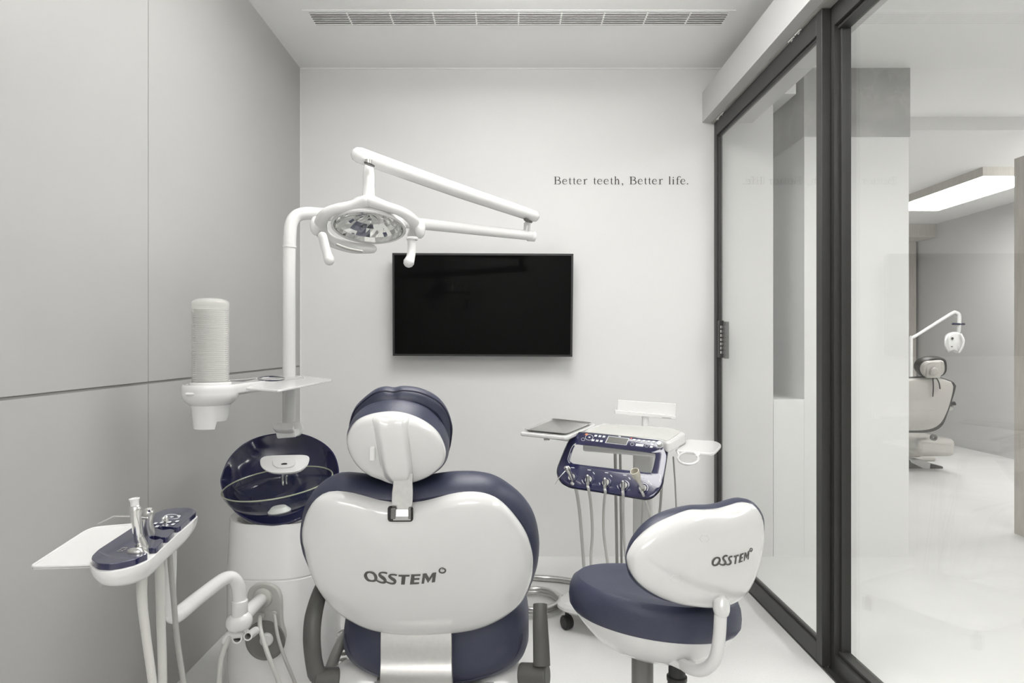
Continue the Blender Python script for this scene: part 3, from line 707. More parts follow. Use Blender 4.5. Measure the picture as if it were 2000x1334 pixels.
# ================================================================== DENTAL UNIT (cuspidor column, cup filler shelf, assistant arm)
du = thing('dental_unit', 'white dental unit column with navy rinsing dish and glass bowl, left of the chair', 'dental unit', V((-0.70, 2.15, 0)))
def slant(geo):
    vs, fs = geo
    fr = lambda v: (abs((v.x+0.70)/0.156)**2.7+abs((v.y-2.155)/0.2)**2.7)**(1/2.7)
    def drop(q):
        t = [(1.0, 0.0), (0.985, 0.0), (0.85, 0.078), (0.6, 0.112), (0.0, 0.118)]
        for (a0, b0), (a1, b1) in zip(t, t[1:]):
            if a1 <= q: return b0+(b1-b0)*(a0-q)/(a0-a1) if q <= a0 else 0.0
        return 0.118
    return [V((v.x, v.y+(0.022 if v.z > 0.6 else 0.0), min(v.z, 0.566, 0.668+0.84*(v.y+0.022-2.1)-drop(fr(v))))) if v.z > 0.425 else v for v in vs], fs
obj('column_body', slant(lathe([(0.93, 0.0), (0.97, 0.05), (1.0, 0.15), (1.0, 0.408), (0.992, 0.410), (0.992, 0.413), (1.0, 0.415), (1.0, 0.42), (1.0, 0.62), (0.985, 0.621), (0.95, 0.622), (0.9, 0.623), (0.85, 0.624), (0.7, 0.626), (0.5, 0.627), (0.25, 0.628), (0.0, 0.629)], (-0.70, 2.155, 0), n=64, sx=0.156, sy=0.20, power=2.7)), M['white'], du)
# round dish, facing up and forward
el = math.radians(50)
do = Wp(546, 935, 2.10); dn = V((0.05, -math.cos(el), math.sin(el))).normalized()
dish_px = [(430, 944), (433, 925), (445, 897), (468, 872), (497, 855.6), (532, 847), (575, 845), (605, 851), (634, 866), (653, 886), (662, 913), (661, 934), (653, 954), (634, 981), (605, 1003), (575, 1017), (536, 1025), (497, 1020), (464, 1003), (441, 977)]
dp = (546, 935)
obj('rinsing_dish', puff(dish_px, do, dn, [(0.992, -0.010), (1.0, -0.003), (0.995, 0.0), (0.975, -0.001), (0.95, -0.008), (0.9, -0.024), (0.8, -0.045), (0.65, -0.064), (0.45, -0.078), (0.2, -0.084), (0, -0.085)], dp, cap=False), M['navy'], du, label='glossy navy rinsing dish')
obj('dish_back', puff(dish_px, do, dn, [(0.985, -0.004), (0.99, -0.010), (0.965, -0.025), (0.90, -0.05), (0.8, -0.078), (0.6, -0.10), (0.3, -0.11), (0, -0.112)], dp, cap=False), M['white'], du)
# glass bowl
bt = math.radians(8)
bcn = Wp(543, 943, 2.045); bnv = V((-0.10, -math.sin(bt), math.cos(bt))).normalized()
R0 = 0.160
gb = obj('glass_bowl', lathe([(R0, 0.0), (R0*0.985, -0.012), (R0*0.93, -0.03), (R0*0.8, -0.052), (R0*0.58, -0.070), (R0*0.3, -0.078), (0.0, -0.080)], bcn, bnv, 64, sy=0.92, cap=False), M['bowl'], du, label='clear glass rinsing bowl')
obj('bowl_rim', lathe([(R0+0.0022*math.cos(a), 0.0022*math.sin(a)) for a in [2*PI*k/8 for k in range(8)]], bcn, bnv, 64, sy=0.92, closed=True), M['bowlrim'], gb)
obj('bowl_strainer', merge(lathe([(0.0, 0.0), (0.032, 0.0), (0.034, 0.004), (0.026, 0.012), (0.022, 0.016), (0, 0.018)], Wp(546, 1000, 2.02), bnv, 24, sy=0.8)), M['whitem'], gb)
sp_px = [(508, 900), (514, 893), (530, 890.5), (555, 889.5), (590, 889), (602, 891), (604, 899), (599, 911), (585, 921), (560, 925), (530, 924), (512, 914)]
so = Wp(555, 905, 2.02); sn = V((0, -0.8, 0.6)).normalized()
wf = obj('water_spout', puff(sp_px, so, sn, [(0.0, -0.012), (0.6, -0.012), (0.93, -0.008), (1.0, 0.0), (0.96, 0.004), (0.85, 0.0035), (0.5, 0.004), (0.46, 0.007), (0.2, 0.007), (0, 0.007)], None), M['whitem'], du, label='pale oval water spout cover')
obj('spout_slot', puff([(549, 906), (555, 904.5), (561, 905), (561, 907), (555, 907.5), (549, 907.5)], so+sn*0.0072, sn, [(1, 0), (0.98, 0.0008)], None, 24), M['black'], wf)
obj('spout_stem', merge(tube([Wp(553, 925, 2.05), Wp(553, 946, 2.05)], 0.004, n=8), tube([Wp(560, 930, 2.05), Wp(560, 944, 2.05)], 0.003, n=8), tube([Wp(556, 900, 2.05), Wp(556, 900, 2.2)], 0.01, n=10)), M['chrome'], wf)
# connector cap at the top of the dish
obj('dish_connector', merge(prism([WPl(x, y, Wp(558, 850, 2.13), V((0, -1, 0.1))) for x, y in round_poly([(537, 840), (577, 839), (578, 854), (541, 857)], 3)], (0, 1, 0), 0.04)), M['white'], du, bevel=0.003)
obj('connector_lid', puff([(533, 834), (536, 829), (545, 827), (568, 827), (573, 830), (573, 838), (565, 841), (545, 841), (535, 839)], Wp(553, 834, 2.12), V((0, -0.8, 0.6)), [(0.9, -0.02), (1.0, -0.012), (1.0, 0.0), (0.95, 0.004), (0.85, 0.003), (0, 0.003)], None, 48), M['white'], du)
obj('side_cap', lathe([(0.0, -0.012), (0.02, -0.012), (0.024, -0.008), (0.024, 0.008), (0.02, 0.012), (0, 0.012)], Wp(578, 838, 2.2), (0.3, -1, 0.2), 28), M['white'], du)
# shelf and cup filler housing
P0 = V((-0.812, 1.86, 0)); P1 = V((-0.745, 2.30, 0)); ax = (P1-P0).normalized(); pp = V((ax.y, -ax.x, 0))
def shelf_ring(z, s, xl=0.0):
    out = []
    for k in range(21):
        a = PI+PI*k/20 if False else PI*k/20
        out.append(P1+(pp*math.cos(a)*0.052+ax*math.sin(a)*0.052)*s+V((0, 0, z)))
    for k in range(21):
        a = PI+PI*k/20
        out.append(P0+(pp*math.cos(a)*0.0735+ax*math.sin(a)*0.0735)*s+V((0, 0, z)))
    return out
obj('shelf_body', loft([shelf_ring(0.950, 0.85), shelf_ring(0.957, 0.99), shelf_ring(0.967, 1.0), shelf_ring(0.976, 1.0), shelf_ring(0.981, 0.96), shelf_ring(0.981, 0.88), shelf_ring(0.979, 0.85)]), M['white'], du)
tz = 0.973
tr = [WZ(470, 757, tz), WZ(545, 761.5, tz), WZ(652, 741, tz), WZ(600, 734.5, tz), WZ(560, 737, tz)]
trp = [WZ(x, y, tz) for x, y in round_poly([(478, 757), (545, 761.8), (652, 741), (598, 734.3), (560, 737)], 6)]
obj('shelf_tray', prism(trp, (0, 0, -1), 0.006), M['white'], du, bevel=0.002)
obj('navy_mark', merge(tube([WZ(530+26*math.cos(a), 739.5+4.2*math.sin(a), 0.9815) for a in [2*PI*k/24 for k in range(24)]], 0.002, n=6, closed=True, smooth=False), prism([WZ(x, y, 0.9795) for x, y in [(449, 744), (468, 741.5), (500, 739.5), (478, 744.5)]], (0, 0, 1), 0.001)), M['navy'], du)
# cup filler funnel with cut-away foot
n = 48; prof = [(0.058, 0.962), (0.0728, 0.960), (0.0730, 0.955), (0.071, 0.945), (0.062, 0.933), (0.0515, 0.925), (0.0485, 0.915), (0.0465, 0.895)]
rings = [[P0+V((r*math.cos(2*PI*k/n), r*math.sin(2*PI*k/n), z)) for k in range(n)] for r, z in prof]
def foot(k):
    a = 2*PI*k/n; d = math.cos(a-math.radians(225)); return 0.862 if d > 0.1 else 0.882+0.0*d
rings.append([P0+V((0.043*math.cos(2*PI*k/n), 0.043*math.sin(2*PI*k/n), foot(k))) for k in range(n)])
rings.append([P0+V((0.040*math.cos(2*PI*k/n), 0.040*math.sin(2*PI*k/n), foot(k))) for k in range(n)])
rings.append([P0+V((0.042*math.cos(2*PI*k/n), 0.042*math.sin(2*PI*k/n), 0.90)) for k in range(n)])
obj('cup_filler_funnel', loft(rings, False, True), M['white'], du)
obj('filler_button', obox(Wp(374, 769, 1.80), (1, 0.25, 0), (-0.25, 1, 0), (0, 0, 1), 0.026, 0.03, 0.007), M['whitem'], du, bevel=0.003)
# cup tube: frosted cover with rounded lid
obj('cup_tube', lathe([(0.0475, 0.980), (0.0475, 1.193), (0.0485, 1.194), (0.0485, 1.203), (0.044, 1.209), (0.03, 1.214), (0.015, 1.216), (0, 1.2165), (0, 1.2145), (0.03, 1.212), (0.0465, 1.20), (0.0460, 0.980)], P0, n=48), M['frost'], du, label='frosted tube that holds the paper cups')
obj('cup_tube_collar', lathe([(0.054, 0.979), (0.054, 0.985), (0.0505, 0.987), (0.0505, 0.979)], P0, n=48, closed=True), M['white'], du)
# cover plate and support arm of the assistant console
pl_px = round_poly([(481, 1175), (484, 1152), (500, 1140), (523, 1139), (543, 1150), (549, 1168), (550, 1218), (557, 1243), (552, 1268), (536, 1286), (514, 1290), (492, 1280), (478, 1258), (476, 1235), (482, 1215)], 10)
po = Wp(517, 1200, 1.943)
obj('cover_plate', prism([WPl(x, y, po, V((0, -1, 0))) for x, y in pl_px], (0, 1, 0), 0.04), M['rail'], du, bevel=0.004, label='grey keyhole shaped cover plate on the column')
obj('plate_recess', lathe([(0.0, -0.006), (0.028, -0.006), (0.05, 0.0005), (0.054, 0.003), (0.057, 0.0)], Wp(518, 1251, 1.942), (0, -1, 0), 40), M['mgrey'], du)
obj('plate_dial', lathe([(0, 0.012), (0.014, 0.012), (0.018, 0.009), (0.019, 0.0)], Wp(521, 1248, 1.942), (0.2, -1, 0), 28), M['whitem'], du)
obj('arm_collar', lathe([(0.0, 0.010), (0.021, 0.010), (0.026, 0.007), (0.028, 0.0)], Wp(513, 1168, 1.942), (0, -1, 0), 32), M['rail'], du)
ea = Wp(464, 1214, 1.70)
sa_ = obj('support_arm', merge(tube([Wp(512, 1169, 1.95), ea], 0.0178, n=20, smooth=False), tube([Wp(474, 1212, 1.70), ea+V((-0.004, 0, -0.002))], [0.024, 0.025], n=20, smooth=False)), M['white'], du)
obj('arm_sleeve', lathe([(0.0185, -0.012), (0.0195, -0.010), (0.0195, 0.026), (0.0175, 0.028)], Wp(468, 1193, 1.70), (0, 0, 1), 28), M['white'], sa_)
pa = [(468, 1195, 1.70), (467, 1170, 1.70), (465, 1146, 1.695), (457, 1131, 1.685), (443, 1129, 1.67), (424, 1140, 1.63), (385, 1170, 1.53), (358, 1192, 1.45), (343, 1203, 1.405), (334, 1203, 1.385)]
obj('swing_arm', tube([Wp(*p) for p in pa], [0.0162]*8+[0.0155, 0.013], n=22), M['white'], du)
obj('arm_post', tube([Wp(333, 1205, 1.38), Wp(332, 1195, 1.38), Wp(332, 1150, 1.36), Wp(333, 1100, 1.33), Wp(333, 1072, 1.31)], [0.0105, 0.0112, 0.011, 0.011, 0.011], n=18), M['white'], du)
# assistant console
cz = 0.745
con_px = [(177, 1105), (179, 1096), (192, 1084), (225, 1062), (260, 1039), (300, 1013), (320, 1004), (345, 1000), (367, 1000), (381, 1004), (385, 1010), (372, 1022), (350, 1040), (322, 1066), (291, 1093), (264, 1105), (238, 1112), (213, 1115.5), (190, 1114)]
zo = V((0, 0, cz)); zn = V((0, 0, 1))
obj('console_body', puff(con_px, zo, zn, [(0.985, 0.0), (1.008, -0.001), (1.008, -0.006), (0.98, -0.016), (0.90, -0.028), (0.78, -0.037), (0.55, -0.043), (0.0, -0.045)], (280, 1052), 96), M['white'], du)
top_px = [(178, 1104), (180, 1097), (192, 1085), (260, 1039.5), (300, 1013.5), (320, 1005), (345, 1001), (367, 1001), (380, 1004.5), (384, 1009), (352, 1038), (346, 1041), (337, 1040), (316, 1038), (305, 1042), (318, 1046), (334, 1043.5), (342, 1046), (328, 1060.5), (318, 1061), (300, 1056), (290, 1061), (303, 1066), (314, 1062.5), (320, 1066.5), (306, 1081), (292, 1082), (276, 1076), (264, 1083), (276, 1088), (290, 1093), (264, 1104.5), (238, 1111), (213, 1114.5), (190, 1113)]
top = obj('console_top', prism([WZ(x, y, cz) for x, y in round_poly(top_px, 4, 3)], (0, 0, 1), 0.010), M['navy'], du, bevel=0.003, label='glossy navy console top with three notches')
def on_con(x, y, th=0.0): return WZ(x, y, cz+0.0102+th)
bt_ = []
for x, y in ((303, 1022), (315, 1020.5), (330, 1019.5), (345, 1018), (306, 1028), (337, 1024)):
    bt_.append([(x-4, y+1.6), (x+2, y+1.6), (x+6, y-1.8), (x, y-1.8)])
obj('console_buttons', merge(polys(bt_, on_con, 0.0008), tube([on_con(336+15*math.cos(a), 1009+4.5*math.sin(a), 0.0004) for a in [2*PI*k/24 for k in range(24)]], 0.0007, n=5, closed=True, smooth=False), polys([[(330, 1010), (336, 1008), (340, 1009.5), (335, 1011.5)], [(345, 1007.5), (351, 1005.5), (354, 1008), (349, 1010)]], on_con, 0.0008)), M['btn'], top, smooth=False)
# small K3 mark on the console, reading along its length
obj('printed_mark', ribbons([([(228, 1076.6), (240, 1076.6)], 0.9), ([(232, 1074.6), (235.5, 1073.4), (239, 1075.8)], 0.9),
    ([(235.5, 1072.4), (240, 1069.6), (249, 1069.2), (243.6, 1073.6), (239.6, 1074.9)], 0.9), ([(239.6, 1072), (244.5, 1070.8)], 0.8)], on_con, 0.0003, curve=False), M['hosed'], top, smooth=False)
tr_px = round_poly([(60, 1107), (166, 1038), (182, 1031.5), (202, 1029), (300, 1021), (300, 1040), (177, 1101), (176, 1103)], 9)
obj('console_tray', prism([WZ(x, y, 0.738) for x, y in tr_px], (0, 0, -1), 0.005), M['whitem'], du, bevel=0.002)
inn = round_poly([(75, 1102), (168, 1041), (184, 1035), (204, 1032.5), (296, 1026), (290, 1036), (176, 1095), (170, 1098)], 9)
rim_o = [WZ(x, y, 0.738) for x, y in tr_px]; 
obj('tray_lip', tube([WZ(x, y, 0.7385) for x, y in tr_px], 0.0022, n=8, closed=True, smooth=False), M['whitem'], du)
# spare holder clips under the elbow
for (xa, ya, xb, yb, r_) in ((478, 1236, 463, 1247, 0.0125), (499, 1232, 484, 1243, 0.0105)):
    a, b = Wp(xa, ya, 1.78), Wp(xb, yb, 1.70)
    d = (b-a).normalized(); L = (b-a).length
    obj('hose_clip', lathe([(r_, 0), (r_, L), (r_*0.72, L), (r_*0.72, L*0.4), (0, L*0.4)], a, d, 20), M['whitem'], du)
obj('hose_clip', tube([Wp(470, 1238, 1.71), Wp(450, 1240, 1.70), Wp(440, 1252, 1.69)], [0.01, 0.011, 0.009], n=12), M['whitem'], du)
obj('unit_hose', tube([Wp(452, 1232, 1.71), Wp(446, 1248, 1.69), Wp(434, 1280, 1.68), Wp(429, 1320, 1.68), Wp(426, 1400, 1.68), Wp(430, 1440, 1.70)], 0.0068, n=12), M['hose'], du)
obj('unit_hose', tube([Wp(510, 1202, 1.942), Wp(507, 1209, 1.93), Wp(510, 1235, 1.90), Wp(524, 1280, 1.87), Wp(545, 1334, 1.86), Wp(562, 1400, 1.86)], 0.0064, n=12), M['hose'], du)
obj('unit_hose', tube([Wp(535, 1199, 1.942), Wp(537, 1207, 1.93), Wp(543, 1245, 1.90), Wp(558, 1290, 1.88), Wp(576, 1334, 1.87), Wp(592, 1390, 1.87)], 0.0048, n=12), M['hosed'], du)
obj('hose_socket', merge(lathe([(0.010, 0), (0.010, 0.008), (0.006, 0.008)], Wp(511, 1202, 1.942), (0, -1, 0), 18), lathe([(0.009, 0), (0.009, 0.008), (0.005, 0.008)], Wp(535, 1199, 1.942), (0, -1, 0), 18)), M['rail'], du)

# paper cups standing in the tube
cup0 = None
for i in range(38):
    z = 0.984+i*0.0053
    lab = 'white paper cup in the tall stack inside the frosted tube'
    if cup0 is None:
        cup0 = obj('paper_cup', lathe([(0.030, 0.0005), (0.0375, 0.0), (0.0380, 0.0018), (0.0436, 0.0022), (0.0438, 0.0040), (0.0415, 0.0046), (0.029, 0.0050)], P0+V((0, 0, z)), n=32), M['cup'], loc=P0+V((0, 0, z)))
        tag(cup0, lab, 'cup', 'paper cups stacked in the frosted tube'); c = cup0
    else:
        c = cup0.copy(); COL.objects.link(c); c.location = P0+V((0, 0, z))
        if i == 37: c['label'] = 'topmost white paper cup of the stack inside the frosted tube'
cup0['label'] = 'lowest white paper cup of the stack inside the frosted tube'

# ================================================================== OPERATING LIGHT
ol = thing('operating_light', 'white surgical lamp on a jointed arm hanging in front of the television', 'dental lamp', V((-0.739, 2.30, 0.70)))
pt = V((-0.739, 2.30, 0))
hz = 1.093+256*2.30/F
e1 = Wp(1040, 460, 2.79)
dr = (e1-Wp(640, 416, 2.33)).normalized()
pts = [pt+V((0, 0, 0.80)), pt+V((0, 0, 1.1)), pt+V((0, 0, 1.38))]
obj('light_pole', tube([pt+V((0, 0, 0.77)), pt+V((0, 0, 1.42))], 0.0217, n=28, smooth=False, round_ends=False), M['white'], ol)
obj('pole_collar', lathe([(0.0222, -0.004), (0.0238, -0.003), (0.0238, 0.003), (0.0222, 0.004)], Wp(565.5, 482, 2.30), n=28), M['white'], ol)
arc = [Wp(565.5, 480, 2.30), Wp(566, 460, 2.30), Wp(569, 437, 2.302), Wp(578, 423, 2.31), Wp(594, 417, 2.32), Wp(620, 417.5, 2.34), Wp(700, 425, 2.405), Wp(860, 441, 2.56), Wp(960, 452, 2.69), Wp(1036, 460, 2.79)]
obj('lower_arm', tube(arc, [0.0215]*7+[0.0208, 0.020, 0.0195], n=26), M['white'], ol)
obj('arm_end_cap', tube([Wp(1030, 461, 2.79), Wp(1045, 462, 2.80)], 0.0205, n=24, smooth=False, round_ends=False), M['white'], ol, bevel=0.003)
obj('pivot_post', merge(tube([Wp(1029, 452, 2.78), Wp(1030, 436, 2.78)], 0.014, n=20, smooth=False, round_ends=False)), M['white'], ol)
obj('pivot_pin', tube([Wp(1030, 437, 2.78), Wp(1030, 424, 2.78)], 0.010, n=16, smooth=False, round_ends=False), M['steel'], ol)
obj('upper_arm', tube([Wp(702, 303, 2.22), Wp(760, 324, 2.30), Wp(900, 374, 2.52), Wp(1042, 422, 2.78)], [0.0275, 0.0275, 0.0275, 0.0255], n=30, flat=((0, 0, 1), 0.92)), M['white'], ol)
obj('arm_recess', lathe([(0.017, 0.0), (0.018, 0.004), (0.0, 0.004)], Wp(721, 322.5, 2.16), (0.35, 0, 1), 24), M['dgrey'], ol)
obj('arm_recess', lathe([(0.018, 0.0), (0.019, 0.004), (0.0, 0.004)], Wp(1031, 432.5, 2.74), (0.35, 0, 1), 24), M['dgrey'], ol)
hp = Wp(720, 320, 2.20)
obj('head_pin', tube([Wp(720, 312, 2.20), Wp(720, 326, 2.20)], 0.0115, n=18, smooth=False, round_ends=False), M['steel'], ol)
zt = Wp(720, 323, 2.20).z; zb2 = Wp(720, 392, 2.20).z
obj('head_post', lathe([(0.0, 0.0), (0.013, 0.0), (0.015, -0.004), (0.0185, -0.034), (0.0185, -0.060), (0.0178, -0.066), (0.0185, -0.070), (0.0195, -0.10), (0.026, -0.112), (0.036, -0.125)], V((hp.x, 2.20, zt)), n=28), M['white'], ol)
# lamp head
te = math.radians(16.5)
lo = Wp(720, 444, 2.12); ln = V((0.0, -math.sin(te), -math.cos(te))).normalized()
Rl = 0.1115
obj('lamp_housing', lathe([(0.0, -0.066), (0.04, -0.066), (0.058, -0.06), (0.062, -0.045), (0.075, -0.038), (0.1, -0.024), (Rl+0.003, -0.004), (Rl+0.004, 0.002), (Rl+0.001, 0.005), (Rl-0.005, 0.004), (Rl-0.005, -0.002), (0.099, -0.016), (0.06, -0.043), (0.0, -0.055)], lo, ln, 64), M['white'], ol, label='round white lamp housing')
pr = [(Rl-0.006, 0.001), (0.100, -0.012), (0.088, -0.022), (0.074, -0.031), (0.058, -0.038), (0.040, -0.043), (0.020, -0.045), (0.001, -0.046)]
rg = lathe(pr, lo, ln, 40, cap=False); rnd = random.Random(7)
rg = ([v if i < 40 or i >= 40*(len(pr)-1) else v+ln*rnd.uniform(-0.0013, 0.0013) for i, v in enumerate(rg[0])], rg[1])
rf = obj('mirror_reflector', rg, M['mirror'], ol, smooth=False, label='faceted mirror reflector')
obj('lens_cover', lathe([(Rl-0.006, 0.002), (0.05, 0.0045), (0, 0.005)], lo, ln, 48, cap=False), M['pane'], ol)
def LP(px, py, f=0.0): return WPl(px, py, lo+ln*f, ln)
la = [LP(716, 393, -0.03), LP(690, 402, -0.02), LP(655, 409, -0.01), LP(634, 420, 0), LP(626, 440, 0.006), LP(632, 458, 0.012), LP(655, 474, 0.016), LP(690, 484, 0.018), LP(725, 486, 0.018)]
obj('yoke_arm', tube(la, [0.022, 0.019, 0.018, 0.019, 0.0205, 0.0215, 0.0215, 0.021, 0.018], n=20, flat=((0, 0, 1), 0.85)), M['white'], ol)
ra = [LP(724, 393, -0.03), LP(752, 403, -0.02), LP(782, 413, -0.01), LP(802, 426, 0), LP(811, 442, 0.004), LP(806, 460, 0.008)]
obj('yoke_arm', tube(ra, [0.022, 0.018, 0.017, 0.018, 0.0185, 0.017], n=20, flat=((0, 0, 1), 0.85)), M['white'], ol)
obj('yoke_crown', ellipsoid(Wp(720, 402, 2.23), 0.06, 0.075, 0.030), M['white'], ol)
obj('tilt_knob', ellipsoid(Wp(617, 441, 2.09), 0.017, 0.024, 0.030), M['white'], ol)
obj('tilt_knob', ellipsoid(Wp(820, 447, 2.10), 0.017, 0.024, 0.030), M['white'], ol)
hm = M['whitem']
obj('lamp_handle', tube([Wp(630, 462, 1.99), Wp(634, 478, 1.99), Wp(639, 496, 1.985), Wp(643, 508, 1.98)], [0.0135, 0.0135, 0.013, 0.0155], n=20), hm, ol)
obj('lamp_handle', tube([Wp(804, 470, 2.04), Wp(804, 488, 2.04), Wp(802, 502, 2.035), Wp(798.5, 512, 2.03)], [0.0125, 0.0125, 0.013, 0.0165], n=20), hm, ol)
obj('handle_collar', merge(lathe([(0.0165, -0.004), (0.018, 0), (0.0165, 0.004)], Wp(805, 466, 2.04), n=24)), M['white'], ol)
obj('sensor_panel', tube([Wp(659, 478, 1.935), Wp(680, 486, 1.925), Wp(706, 491, 1.92)], 0.005, n=10, flat=((0, 0, 1), 0.8)), M['rail'], ol)
obj('printed_mark', ribbons([([(771, 409.5), (776, 411)], 1.3), ([(777.5, 412), (779, 409.8)], 1.1), ([(780, 411), (784, 413)], 1.3)], lambda x, y, th=0: Wp(x, y, 2.225-th), 0.0005), M['ink'], ol, smooth=False)

# ================================================================== ASSISTANT INSTRUMENTS
def up(px0, py0, Y0, pts, r, name='instrument_body', m=None, par=None, **k): pass
s1 = thing('suction_handpiece', 'silver suction handpiece with a white tip, nearest in the navy console', 'suction handpiece', Wp(277, 1086, 1.125))
obj('handle', tube([Wp(279, 1082, 1.125), Wp(277, 1068, 1.12), Wp(270, 1045, 1.115), Wp(266, 1015, 1.11), Wp(265, 995, 1.11)], [0.0118, 0.0100, 0.0072, 0.0078, 0.0092], n=20), M['chrome'], s1)
obj('suction_tip', lathe([(0.0065, 0), (0.0065, 0.007), (0.0082, 0.012), (0.0075, 0.0125), (0.005, 0.006)], Wp(263.5, 988, 1.11), (-0.08, 0, 1), 20), M['whitem'], s1, label='white plastic tip')
obj('control_lever', merge(tube([Wp(271, 1079, 1.10), Wp(258, 1078, 1.10)], [0.008, 0.0068], n=14, smooth=False), tube([Wp(255, 1077, 1.10), Wp(252, 1076, 1.10)], 0.003, n=8, smooth=False)), M['steel'], s1)
obj('hose', tube([Wp(283, 1104, 1.125), Wp(277, 1140, 1.125), Wp(278, 1180, 1.13), Wp(285, 1240, 1.14), Wp(296, 1320, 1.15), Wp(306, 1400, 1.16)], [0.0075, 0.0085, 0.0078, 0.0072, 0.007, 0.007], n=14), M['hose'], s1)
s2 = thing('air_water_syringe', 'steel three-way syringe with a bent thin nozzle standing in the console', 'syringe', Wp(299, 1066, 1.21))
obj('handle', tube([Wp(297, 1062, 1.21), Wp(293, 1040, 1.205), Wp(289, 1022, 1.20), Wp(291, 1003, 1.20)], [0.0095, 0.0092, 0.0078, 0.0098], n=18), M['steel'], s2)
obj('head_cap', merge(lathe([(0, 0.003), (0.007, 0.003), (0.0085, 0.0), (0.008, -0.006)], Wp(290, 998.5, 1.20), (0, -0.4, 1), 18), lathe([(0.004, 0.0), (0.004, 0.004)], Wp(293, 997.5, 1.195), (0, -0.4, 1), 12)), M['chrome'], s2)
obj('nozzle', tube([Wp(287, 1012, 1.19), Wp(255, 1008.6, 1.19), Wp(222, 1008, 1.19), Wp(191, 1023, 1.185)], [0.0022, 0.0015, 0.0013, 0.0010], n=8, smooth=False), M['steel'], s2)
obj('hose', tube([Wp(310, 1092, 1.24), Wp(312, 1120, 1.24), Wp(314, 1200, 1.25), Wp(317, 1300, 1.26), Wp(318, 1400, 1.27)], [0.0070, 0.0085, 0.0080, 0.0078, 0.0078], n=14), M['hose'], s2)
s3 = thing('saliva_ejector', 'small silver ejector handpiece between the syringe and the console buttons', 'saliva ejector', Wp(325, 1046, 1.29))
obj('handle', merge(tube([Wp(321, 1041, 1.29), Wp(319, 1026, 1.29), Wp(319, 1013, 1.29)], [0.0048, 0.0036, 0.0035], n=12), tube([Wp(329, 1040, 1.29), Wp(327, 1026, 1.29), Wp(325, 1010, 1.29)], [0.0055, 0.0042, 0.0030], n=12), ellipsoid(Wp(325, 1040, 1.29), 0.010, 0.008, 0.005)), M['chrome'], s3)
obj('control_lever', tube([Wp(320, 1040, 1.27), Wp(328, 1033, 1.27), Wp(335, 1029.5, 1.27)], [0.0015, 0.002, 0.0024], n=8), M['chrome'], s3)
obj('hose', tube([Wp(330, 1068, 1.30), Wp(333, 1100, 1.29), Wp(340, 1180, 1.30), Wp(346, 1250, 1.31), Wp(358, 1330, 1.32), Wp(370, 1400, 1.33)], 0.0052, n=12), M['hosed'], s3)

# ================================================================== INSTRUMENT CART
ca = thing('instrument_cart', 'white wheeled instrument cart with a navy control panel, behind the stool', 'instrument cart', V((0.48, 2.64, 0)))
tz = 0.755; th0 = math.radians(29)
ex = V((math.cos(th0), -math.sin(th0), 0)); ey = V((math.sin(th0), math.cos(th0), 0)); ez = V((0, 0, 1))
tbl = round_poly([(1137, 846), (1153, 834), (1180, 826.5), (1317, 836), (1342, 847), (1305, 866), (1292, 858.5)], 6)
obj('table_top', prism([WZ(x, y, tz) for x, y in tbl], (0, 0, -1), 0.034), M['white'], ca, bevel=0.006)
obj('table_mat', prism([WZ(x, y, tz+0.0003) for x, y in round_poly([(1145, 844.5), (1181, 829), (1316, 838.2), (1331, 843.5), (1303, 862), (1291, 858)], 4)], (0, 0, 1), 0.001), M['inlay'], ca, smooth=False)
# panel plane
tp = math.radians(38)
pnn = (-ey*math.cos(tp)+ez*math.sin(tp)).normalized(); pno = Wp(1213, 852, 2.46)
outer = [(1140, 844.6), (1128, 848), (1113.6, 857.8), (1104, 874.6), (1092, 904.6), (1089, 919), (1091, 930), (1099, 943), (1111, 950), (1121, 953), (1176, 961.6), (1248, 973.6), (1262.4, 974.8), (1274.4, 970.6), (1286.4, 958.6), (1294.8, 940.6), (1304.4, 883), (1305, 874.6), (1299.6, 866), (1288.8, 860), (1224, 853)]
hole = [(1132.8, 869), (1124, 871), (1119.6, 878), (1114.8, 895), (1116, 902), (1123, 905.8), (1260, 922.6), (1270.8, 921.4), (1274.4, 916.6), (1279.8, 892.6), (1278, 887.8), (1272, 885.4)]
pc_ = (1197, 896)
Ro, _ = radial(outer, pc_, 160); Rh, _ = radial(hole, pc_, 160)
def PP(x, y, th=0.0): return WPl(x, y, pno+pnn*th, pnn)
def lerp2(a, b, t): return (a[0]+(b[0]-a[0])*t, a[1]+(b[1]-a[1])*t)
def ringp(t, th): return [PP(*lerp2(a, b, t), th) for a, b in zip(Ro, Rh)]
rings = [ringp(0.0, -0.012), ringp(0.0, -0.004), ringp(0.04, -0.001), ringp(0.12, 0.0), ringp(0.85, 0.0), ringp(0.96, -0.002), ringp(1.0, -0.006), ringp(1.0, -0.014), ringp(0.5, -0.014), ringp(0.0, -0.012)]
pan = obj('control_panel', loft(rings, False, False), M['navy'], ca, label='glossy navy handle frame with buttons and screen')
rings = [ringp(-0.03, -0.010), ringp(-0.04, -0.016), ringp(0.0, -0.032), ringp(0.9, -0.032), ringp(0.97, -0.015), ringp(0.9, -0.0135)]
obj('panel_back', loft(rings, False, False), M['white'], ca)
def ZP(x, y): return (1080+x/8.333, 835+y/8.333)
bts = []
for x, y in ((695, 132), (762, 140), (828, 147), (650, 205), (718, 213), (785, 220), (1322, 200), (1400, 208), (1480, 217), (1557, 225), (1636, 232), (1618, 272), (1600, 312)):
    bts.append([ZP(x-26, y+14), ZP(x+18, y+18), ZP(x+30, y-12), ZP(x-14, y-17)])
bts.append([ZP(1340, 300), ZP(1468, 312), ZP(1482, 272), ZP(1352, 260)])
bts.append([ZP(575, 165), ZP(605, 168), ZP(612, 150), ZP(582, 147)])
bt2 = []
